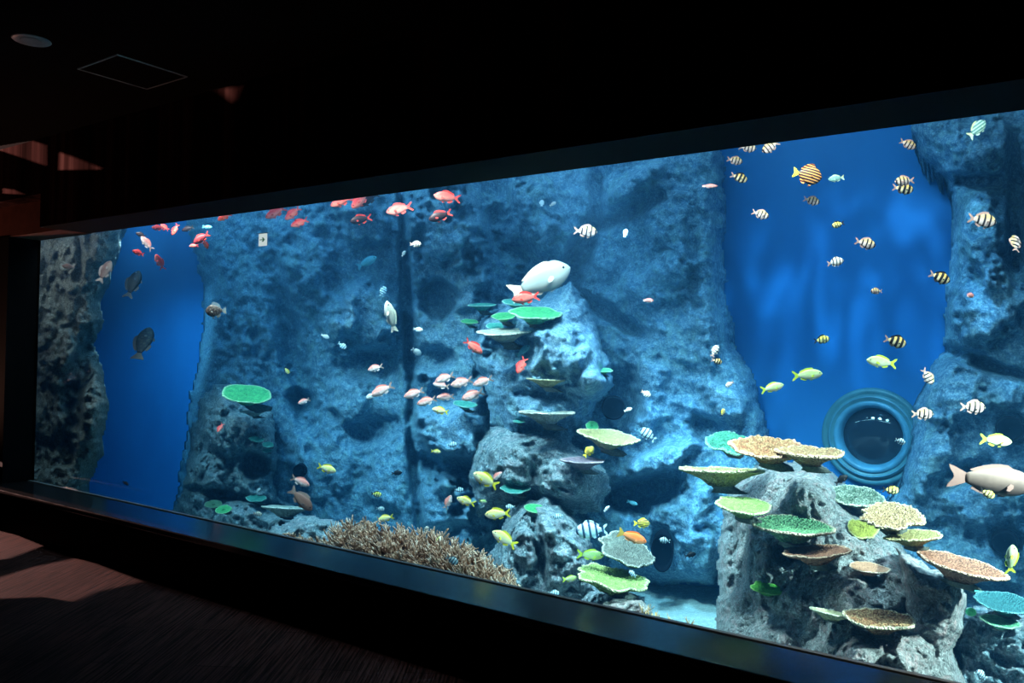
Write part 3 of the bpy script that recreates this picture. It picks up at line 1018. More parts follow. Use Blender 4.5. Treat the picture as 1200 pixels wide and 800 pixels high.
plate(N, 1010, 621, 35, 0.6, None, 4, YELLOW, 'small bushy yellow coral under the cream lobed coral', G2, 'bushy', 0.16, 42)
plate(N, 1003, 583, 60, 0.38, None, 4, DARKG, 'dark green coral with whitish spikes below the porthole', G2, 'bristly', 0.12, 43)
plate(N, 1043, 606, 70, 0.38, 0.85, -2, CREAM, 'cream two-lobed bristly coral right of the dark green spiky coral', G2, 'bristly', 0.34, 48)
plate(N, 1069, 629, 58, 0.22, 0.86, -8, coral_mat((208, 196, 128), (164, 148, 92), (232, 224, 180), 0.5), 'yellowish plate coral tilted up right, below the cream lobed coral', G2, 'knobby', 0.18, 45)
plate(N, 1126, 664, 96, 0.19, 0.85, 9, RUST, 'long reddish brown plate coral jutting right over the dark shoulder', G2, 'knobby', 0.07, 46, stalk=0.7)
# right corner
G4 = 'teal corals in the bottom right corner'
plate(N, 1178, 707, 64, 0.33, 1.3, 3, coral_mat((62, 122, 122), (44, 96, 100), (110, 160, 160), 0.4), 'broad dark teal plate coral in the bottom right corner', G4, seed=50)
plate(N, 1140, 690, 19, 0.28, 1.6, 6, TEAL, 'small teal coral between the long reddish plate and the broad teal plate', G4, seed=51)
plate(N, 1138, 717, 12, 0.8, 1.3, 0, GREEN, 'tiny bright green coral beside the dark rock shoulder', G4, seed=52)
plate(N, 1172, 729, 40, 0.32, 1.25, 3, coral_mat((130, 205, 150), (80, 160, 130), (190, 230, 190), 0.3), 'mint green coral under the broad teal plate at bottom right', G4, seed=53, style='knobby')


# ---- branching corals
def branches(vs, fs, p, d, L, r, depth=0, rnd=random):
    """one tapering, forking finger"""
    n = 5
    a = d.orthogonal().normalized()
    b = d.cross(a).normalized()
    base = len(vs)
    segs = 3
    q = Vector(p)
    dd = Vector(d)
    for s in range(segs + 1):
        f = s / segs
        rr = r * (1 - 0.55 * f)
        for k in range(n):
            t_ = 2 * PI * k / n
            vs.append(tuple(q + a * (rr * math.cos(t_)) + b * (rr * math.sin(t_))))
        q = q + dd * (L / segs)
        dd = (dd + Vector((rnd.uniform(-.2, .2), rnd.uniform(-.2, .2), rnd.uniform(-.1, .25)))).normalized()
    for s in range(segs):
        for k in range(n):
            fs.append((base + s * n + k, base + s * n + (k + 1) % n, base + (s + 1) * n + (k + 1) % n, base + (s + 1) * n + k))
    fs.append(tuple(base + segs * n + k for k in range(n)))
    if depth:
        for _ in range(2):
            s = rnd.choice((1, 2))
            c = Vector(p) + d * (L * s / segs)
            d2 = (d + Vector((rnd.uniform(-.9, .9), rnd.uniform(-.9, .9), rnd.uniform(-.1, .7)))).normalized()
            branches(vs, fs, c, d2, L * 0.6, r * 0.65, depth - 1, rnd)


def branch_mat(name, lo, mid, hi):
    t = NT(name)
    n = t.noise(t.co(), 22, 4, 0.7)
    t.bsdf(t.ramp(n, [(0.35, lo), (0.5, mid), (0.68, hi)]), 0.8, 0.2)
    return t.m


M['stag'] = branch_mat('brown_branch_coral', rgb(110, 74, 56), rgb(176, 138, 112), rgb(232, 214, 196))
M['stag_base'] = rock_mat('brown_coral_rubble', rgb(120, 92, 76), rgb(56, 42, 38), rgb(176, 150, 132), rgb(190, 150, 150), 0.4, 40, 1.0, 4)
M['twig'] = branch_mat('tan_twig_coral', rgb(150, 116, 70), rgb(186, 150, 98), rgb(220, 196, 150))


def thicket(name, poly, Y0, thick, label, count, L, r, lean, seed):
    o = rock(name, poly, Y0, thick, 34, 2.0, M['stag_base'], (), (0.06, 0.04), seed, 3.0, depth=0.4, fs_=5)
    tag(o, label, 'coral')
    us, vs_, Yg, kg = SURF[-1]
    rnd = random.Random(seed)
    cand = np.argwhere(kg[:-1, :-1])
    vv, ff = [], []
    loc = o.location
    for _ in range(count):
        j, i = cand[rnd.randrange(len(cand))]
        p = at(us[i], vs_[j], Yg[j, i] + 0.01) - loc
        d = Vector((rnd.uniform(-.6, .6) + lean, -0.75 + rnd.uniform(-.4, .4), 0.75 + rnd.uniform(-.4, .4))).normalized()
        branches(vv, ff, p, d, L * rnd.uniform(.7, 1.25), r * rnd.uniform(.8, 1.2), 1, rnd)
    mesh_obj('branches', vv, ff, M['stag'], o)
    return o


thicket('staghorn_coral', [(384, 720), (386, 640), (393, 624), (418, 619), (450, 623), (482, 629), (524, 636), (560, 648), (586, 668), (606, 692), (620, 740)], 1.0, 0.5,
        'dense brown thicket of branching coral along the bottom of the window', 1700, 0.10, 0.011, 0.35, 61)
thicket('staghorn_coral', [(312, 690), (316, 630), (340, 627), (366, 632), (386, 640), (400, 660), (400, 700)], 0.85, 0.3,
        'low strip of pinkish brown branching coral left of the dense brown thicket', 420, 0.05, 0.010, 0.1, 67)
vv, ff = [], []
rnd = random.Random(5)
tp = at(790, 742, 0.35)
for k in range(15):
    f = k / 14
    p = at(752 + 66 * f, 736 + 18 * f, 0.3 + 0.12 * rnd.random()) - tp
    branches(vv, ff, p + Vector((0, 0, -0.03)), Vector((rnd.uniform(-.5, .6), rnd.uniform(-.2, .3), 1)).normalized(), rnd.uniform(0.07, 0.12), 0.006, 2, rnd)
tw = mesh_obj('twig_coral', vv, ff, M['twig'])
tw.location = tp
tag(tw, 'sparse tan twig coral rising at the glass beside the pale sand', 'coral')
# ------------------------------------------------------------------ fish
def fish_mat(name, kind, c1, c2, c3=None, n=5.0, bw=0.15):
    """bars = dark vertical bars, bands = lengthwise bands, fade = back to belly, flat"""
    t = NT(name)
    co = t.co()
    sp = t.n('ShaderNodeSeparateXYZ')
    t.l(co, sp.inputs[0])
    nz = t.noise(co, 7, 3)
    if kind == 'bars':
        belly = t.ramp(t.math('ADD', sp.outputs['Z'], 0.5), [(0.46, rgb(*c1)), (0.62, rgb(*(c3 or c1)))])
        x = t.math('ADD', t.math('MULTIPLY', sp.outputs['X'], n), t.math('MULTIPLY', sp.outputs['Z'], -0.5))
        x = t.math('FRACT', t.math('ADD', x, 10.25))
        f = t.ramp(t.math('ABSOLUTE', t.math('SUBTRACT', x, 0.5)), [(bw, (1, 1, 1, 1)), (bw + .06, (0, 0, 0, 1))])
        col = t.mix(f, belly, rgb(*c2))
    elif kind == 'bands':
        x = t.math('ADD', t.math('MULTIPLY', sp.outputs['Z'], n), t.math('MULTIPLY', sp.outputs['X'], 1.2))
        x = t.math('FRACT', t.math('ADD', x, 10.25))
        f = t.ramp(t.math('ABSOLUTE', t.math('SUBTRACT', x, 0.5)), [(0.27, (1, 1, 1, 1)), (0.34, (0, 0, 0, 1))])
        col = t.mix(f, rgb(*c1), rgb(*c2))
    elif kind == 'scales':
        v = t.voro(co, 16)
        col = t.ramp(v, [(0.15, rgb(*c1)), (0.55, rgb(*c2))])
    else:
        col = t.ramp(t.math('ADD', t.math('ADD', sp.outputs['Z'], 0.42), t.math('MULTIPLY', nz, 0.16)), [(0.42, rgb(*c2)), (0.58, rgb(*c1))])
    t.bsdf(col, 0.5, 0.22)
    return t.m


M['eye'] = plain('dark_eye', (0.008, 0.008, 0.01, 1), 0.2, 0.6, 0, 0.02)


def strip(poly, th=0.012):
    """a thin fin: polygon in x,z with a little thickness, sharp edged"""
    vs = [(x, th * 0.5, z) for x, z in poly] + [(x, -th * 0.5, z) for x, z in poly]
    n = len(poly)
    fs = [tuple(range(n)), tuple(range(2 * n - 1, n - 1, -1))]
    for k in range(n):
        fs.append((k, (k + 1) % n, n + (k + 1) % n, n + k)[::-1])
    return vs, fs


def mk(name, vs, fs, mat, smooth):
    me = bpy.data.meshes.new(name)
    me.from_pydata([tuple(v) for v in vs], [], fs)
    if smooth:
        me.polygons.foreach_set('use_smooth', [True] * len(me.polygons))
    me.update()
    me.materials.append(mat)
    return me


def fish_kind(H, Wd, body, fin, tail=None, fork=0.08, dors=0.07, tailspan=0.17, hump=0.0, curve=0.0):
    ns, nr = 18, 14
    x0, x1 = 0.5, -0.30
    prof = []
    for i in range(ns + 1):
        t_ = i / ns
        a = math.sin(PI * min(1, t_ ** 0.76)) ** 0.92 if 0 < t_ < 1 else 0
        top = H / 2 * a * (1 + hump * math.exp(-((t_ - .22) / .15) ** 2)) + 0.052 * t_ ** 1.5
        bot = H / 2 * a * 0.96 + 0.052 * t_ ** 1.5
        w = Wd / 2 * (math.sin(PI * min(1, t_ ** 0.66)) ** 0.85 if 0 < t_ < 1 else 0) + 0.012 * t_
        prof.append((x0 + (x1 - x0) * t_, max(top, .004), max(bot, .004), max(w, .003)))

    def bend(x):
        return curve * (0.25 - x) ** 2 if x < 0.25 else 0.0
    vs, fs = [], []
    for (x, tp_, bt, w) in prof:
        for k in range(nr):
            a = 2 * PI * k / nr
            c, s = math.cos(a), math.sin(a)
            vs.append((x, w * c + bend(x), (tp_ if s > 0 else bt) * s))
    for i in range(ns):
        for k in range(nr):
            fs.append((i * nr + k, i * nr + (k + 1) % nr, (i + 1) * nr + (k + 1) % nr, (i + 1) * nr + k))
    fs.append(tuple(range(nr))[::-1])
    fs.append(tuple(ns * nr + k for k in range(nr)))
    parts = {'body': mk('fish_body', vs, fs, body, True)}

    def top_at(x):
        t_ = (x - x0) / (x1 - x0) * ns
        i = max(0, min(ns - 1, int(t_)))
        f = t_ - i
        return [prof[i][j] * (1 - f) + prof[i + 1][j] * f for j in (1, 2, 3)]

    def fin_mesh(name, poly, mat, th=0.012):
        v, f = strip(poly, th)
        return mk(name, [(x, y + bend(x), z) for x, y, z in v], f, mat, False)
    ts = tailspan
    parts['tail_fin'] = fin_mesh('tail_fin', [(-.27, .045), (-.34, .075), (-.44, ts * .9), (-.5, ts), (-.48, ts * .62), (-.5 + fork * 0.9, ts * .2), (-.5 + fork, 0), (-.5 + fork * 0.9, -ts * .2), (-.48, -ts * .62), (-.5, -ts), (-.44, -ts * .9), (-.34, -.075), (-.27, -.045)], tail or fin)
    xs = [0.24 - 0.045 * k for k in range(11)]
    up = [(x, top_at(x)[0] - 0.012) for x in xs]
    hi = [(x - 0.03, top_at(x)[0] + dors * (0.55 + 0.45 * math.sin(PI * (0.15 + 0.8 * k / 10)) + (0.06 if k % 2 else 0))) for k, x in enumerate(xs)]
    hi[0] = (0.22, top_at(.22)[0])
    hi[-1] = (xs[-1] - .05, top_at(xs[-1])[0] + dors * .25)
    parts['dorsal_fin'] = fin_mesh('dorsal_fin', (up + hi[::-1])[::-1], fin)
    xs = [0.0 - 0.04 * k for k in range(6)]
    lo = [(x, -top_at(x)[1] + 0.012) for x in xs]
    dn = [(x - 0.03, -top_at(x)[1] - dors * (0.35 + 0.6 * math.sin(PI * (0.2 + 0.6 * k / 5)))) for k, x in enumerate(xs)]
    dn[0] = (-.02, -top_at(-.02)[1])
    parts['anal_fin'] = fin_mesh('anal_fin', lo + dn[::-1], fin)
    xb = 0.2
    zb = -top_at(xb)[1] + 0.01
    parts['pelvic_fin'] = fin_mesh('pelvic_fin', [(xb, zb), (xb - .09, zb + .002), (xb - .13, zb - dors * .9), (xb - .05, zb - dors * .7)], fin)
    wv = top_at(0.2)[2]
    for sgn in (1, -1):
        v, f = strip([(0, .012), (0, -.02), (-.06, -.055), (-.12, -.05), (-.11, -.01), (-.05, .025)], 0.008)
        R_ = Matrix.Rotation(math.radians(-28 * sgn), 3, 'Z')
        v = [R_ @ Vector(p) + Vector((0.2, wv * .93 * sgn, -.03)) for p in v]
        parts['pectoral_fin' + ('' if sgn > 0 else '.001')] = mk('pectoral_fin', v, f, fin, False)
        bm = bmesh.new()
        bmesh.ops.create_uvsphere(bm, u_segments=10, v_segments=6, radius=0.024)
        e = top_at(0.39)
        for q in bm.verts:
            q.co = Vector((q.co.x + .39, q.co.y * .6 + e[2] * .86 * sgn, q.co.z + e[0] * .28))
        me = bpy.data.meshes.new('eye')
        bm.to_mesh(me)
        bm.free()
        me.materials.append(M['eye'])
        parts['eye' + ('' if sgn > 0 else '.001')] = me
    return parts


F = {}
bars = fish_mat('barred_skin', 'bars', (196, 182, 176), (30, 30, 36), (200, 172, 112), 5.2)
barsp = fish_mat('pale_barred_skin', 'bars', (206, 204, 198), (70, 78, 86), (206, 202, 188), 5.2)
barsd = fish_mat('dark_barred_skin', 'bars', (206, 196, 158), (22, 24, 28), (214, 176, 90), 4.6, 0.24)
barsy = fish_mat('yellow_barred_skin', 'bars', (214, 214, 150), (36, 40, 34), (224, 212, 80), 5.0)
barsb = fish_mat('blue_barred_skin', 'bars', (170, 206, 220), (40, 70, 100), (190, 214, 214), 5.0)
finp = fish_mat('pinkish_fin', 'fade', (176, 144, 132), (150, 124, 116))
find = fish_mat('dark_fin', 'fade', (30, 32, 36), (46, 46, 50))
finy = fish_mat('yellow_fin', 'fade', (226, 214, 64), (214, 200, 50))
F['bars'] = (fish_kind(0.46, 0.17, bars, finp, finp, .10), 'striped_damselfish')
F['barsp'] = (fish_kind(0.46, 0.17, barsp, barsp, finp, .08), 'striped_damselfish')
F['barsd'] = (fish_kind(0.48, 0.17, barsd, find, finp, .10), 'striped_damselfish')
F['barsy'] = (fish_kind(0.46, 0.17, barsy, find, find, .10), 'striped_damselfish')
F['barsb'] = (fish_kind(0.48, 0.17, barsb, barsb, barsb, .10), 'striped_damselfish')
redm = fish_mat('red_skin', 'fade', (216, 52, 48), (236, 120, 104))
pinkm = fish_mat('pink_red_skin', 'fade', (214, 84, 74), (212, 130, 118))
rosem = fish_mat('rose_skin', 'fade', (236, 146, 134), (240, 222, 218))
darkm = fish_mat('dark_brown_skin', 'fade', (48, 22, 24), (26, 16, 20))
redfin = fish_mat('red_fin', 'fade', (222, 62, 56), (214, 70, 60))
dredm = fish_mat('dark_red_skin', 'fade', (170, 36, 38), (84, 20, 26))
orangem = fish_mat('orange_skin', 'fade', (226, 104, 44), (232, 150, 100))
F['red'] = (fish_kind(0.34, 0.15, redm, redfin, redfin, .12), 'red_soldierfish')
F['dred'] = (fish_kind(0.36, 0.15, dredm, redfin, redfin, .12), 'red_soldierfish')
F['pinkred'] = (fish_kind(0.34, 0.15, pinkm, redfin, redfin, .12), 'red_soldierfish')
F['dark'] = (fish_kind(0.36, 0.15, darkm, redfin, redfin, .12), 'dark_soldierfish')
F['black'] = (fish_kind(0.34, 0.14, darkm, find, find, .10), 'dark_soldierfish')
F['rose'] = (fish_kind(0.33, 0.15, rosem, rosem, finp, .12), 'pink_snapper')
F['pinkslim'] = (fish_kind(0.20, 0.12, fish_mat('slim_pink_skin', 'fade', (224, 140, 132), (230, 170, 160)), rosem, None, .04, .02, .06), 'slim_pink_fish')
yel = fish_mat('yellow_pale_skin', 'fade', (230, 220, 128), (240, 236, 216))
F['yellow'] = (fish_kind(0.36, 0.16, yel, finy, finy, .10), 'yellow_goatfish')
ygr = fish_mat('yellow_green_skin', 'fade', (178, 214, 130), (228, 236, 196))
F['ygreen'] = (fish_kind(0.32, 0.15, ygr, fish_mat('green_yellow_fin', 'fade', (200, 224, 70), (190, 214, 70)), None, .10, .05), 'yellow_green_fish')
F['pale'] = (fish_kind(0.44, 0.2, fish_mat('silver_white_skin', 'fade', (176, 184, 176), (200, 202, 196)), fish_mat('pale_fin', 'fade', (214, 206, 170), (200, 190, 170)), None, .08, .05), 'pale_fish')
F['bigpale'] = (fish_kind(0.40, 0.2, fish_mat('white_emperor_skin', 'fade', (132, 150, 148), (150, 162, 160)), fish_mat('soft_white_fin', 'fade', (206, 200, 180), (196, 196, 186)), None, .06, .03, .15, .12), 'pale_emperor_fish')
F['grey'] = (fish_kind(0.30, 0.17, fish_mat('grey_beige_skin', 'fade', (132, 114, 104), (84, 74, 70)), fish_mat('beige_fin', 'fade', (150, 122, 112), (130, 104, 96)), None, .07, .03, .13, .06), 'grey_emperor_fish')
F['slimpale'] = (fish_kind(0.28, 0.14, fish_mat('slim_silver_skin', 'fade', (204, 204, 186), (216, 216, 210)), fish_mat('silver_fin', 'fade', (216, 216, 200), (210, 210, 200)), None, .07, .03, .11), 'silver_fish')
F['white'] = (fish_kind(0.40, 0.18, fish_mat('white_skin', 'fade', (196, 206, 208), (210, 216, 216)), fish_mat('white_fin', 'fade', (226, 232, 232), (220, 226, 230)), None, .06, .04, .13), 'small_white_fish')
F['bands'] = (fish_kind(0.60, 0.2, fish_mat('banded_skin', 'bands', (200, 140, 76), (34, 16, 12), None, 11), fish_mat('banded_fin', 'bands', (216, 150, 80), (70, 30, 20), None, 11), finy, .06, .10), 'banded_footballer_fish')
F['bandsy'] = (fish_kind(0.52, 0.2, fish_mat('yellow_banded_skin', 'bands', (226, 206, 96), (30, 26, 20), None, 10), finy, finy, .06, .08), 'banded_footballer_fish')
F['cyan'] = (fish_kind(0.38, 0.15, fish_mat('mint_banded_skin', 'bands', (160, 200, 186), (84, 130, 122), None, 10), fish_mat('mint_fin', 'fade', (176, 200, 150), (160, 196, 180)), None, .06, .05), 'mint_banded_fish')
F['brown'] = (fish_kind(0.40, 0.2, fish_mat('mottled_brown_skin', 'scales', (74, 62, 50), (40, 34, 30)), fish_mat('brown_fin', 'fade', (66, 50, 42), (96, 80, 70)), None, .02, .07), 'brown_grouper')
F['scaly'] = (fish_kind(0.56, 0.2, fish_mat('scaly_brown_skin', 'scales', (150, 138, 126), (66, 50, 42)), fish_mat('pale_blue_fin', 'fade', (140, 156, 164), (160, 154, 142)), None, .04, .12), 'scaly_brown_fish')
F['tan'] = (fish_kind(0.36, 0.17, fish_mat('brownish_pink_skin', 'fade', (130, 88, 76), (150, 116, 102)), finp, None, .07), 'brownish_pink_fish')
F['orange'] = (fish_kind(0.30, 0.16, orangem, orangem, fish_mat('olive_fin', 'fade', (186, 150, 60), (160, 130, 60)), .05, .04), 'orange_wrasse')
F['slate'] = (fish_kind(0.38, 0.17, fish_mat('slate_skin', 'fade', (12, 16, 20), (8, 11, 14)), find, None, .07), 'slate_fish')
F['bluefaint'] = (fish_kind(0.34, 0.16, fish_mat('teal_blue_skin', 'fade', (84, 160, 180), (110, 180, 190)), fish_mat('teal_fin', 'fade', (84, 150, 170), (80, 150, 170)), None, .07, .03), 'teal_fish')

GR = {'bars': 'black and white striped damselfish', 'red': 'red fish under the top of the window', 'rose': 'pink fish schooling in mid water',
      'yellow': 'yellow fish over the reef', 'ygreen': 'yellow-green fish at the right', 'small': 'small fish scattered over the rocks', 'big': None}


def fish(kind, px, py, L, s, pitch, Y, yaw, label, group=None):
    meshes, name = F[kind]
    if px > 300 and py < 480 and Y < 0.7:
        Y += 0.4
    c = at(px, py, Y)
    size = L * depth_of(c) / FPX / max(0.4, math.cos(math.radians(yaw)))
    a = math.radians(pitch)
    nose = RIGHT * (s * math.cos(a)) + UP * math.sin(a)
    dors = UP * math.cos(a) - RIGHT * (s * math.sin(a))
    Rm = Matrix.Rotation(math.radians(yaw), 3, dors)
    nose = Rm @ nose
    side = dors.cross(nose)
    mt = Matrix((nose, side, dors)).transposed().to_4x4()
    mt.translation = c
    o = bpy.data.objects.new(name, meshes['body'])
    COL.objects.link(o)
    o.matrix_world = mt @ Matrix.Scale(size, 4)
    tag(o, label, 'fish', group)
    for k, me in meshes.items():
        if k == 'body' or (L < 12 and k.split('.')[0] in ('eye', 'pectoral_fin', 'pelvic_fin')):
            continue
        p = bpy.data.objects.new(k.split('.')[0], me)
        COL.objects.link(p)
        p.parent = o
    return o


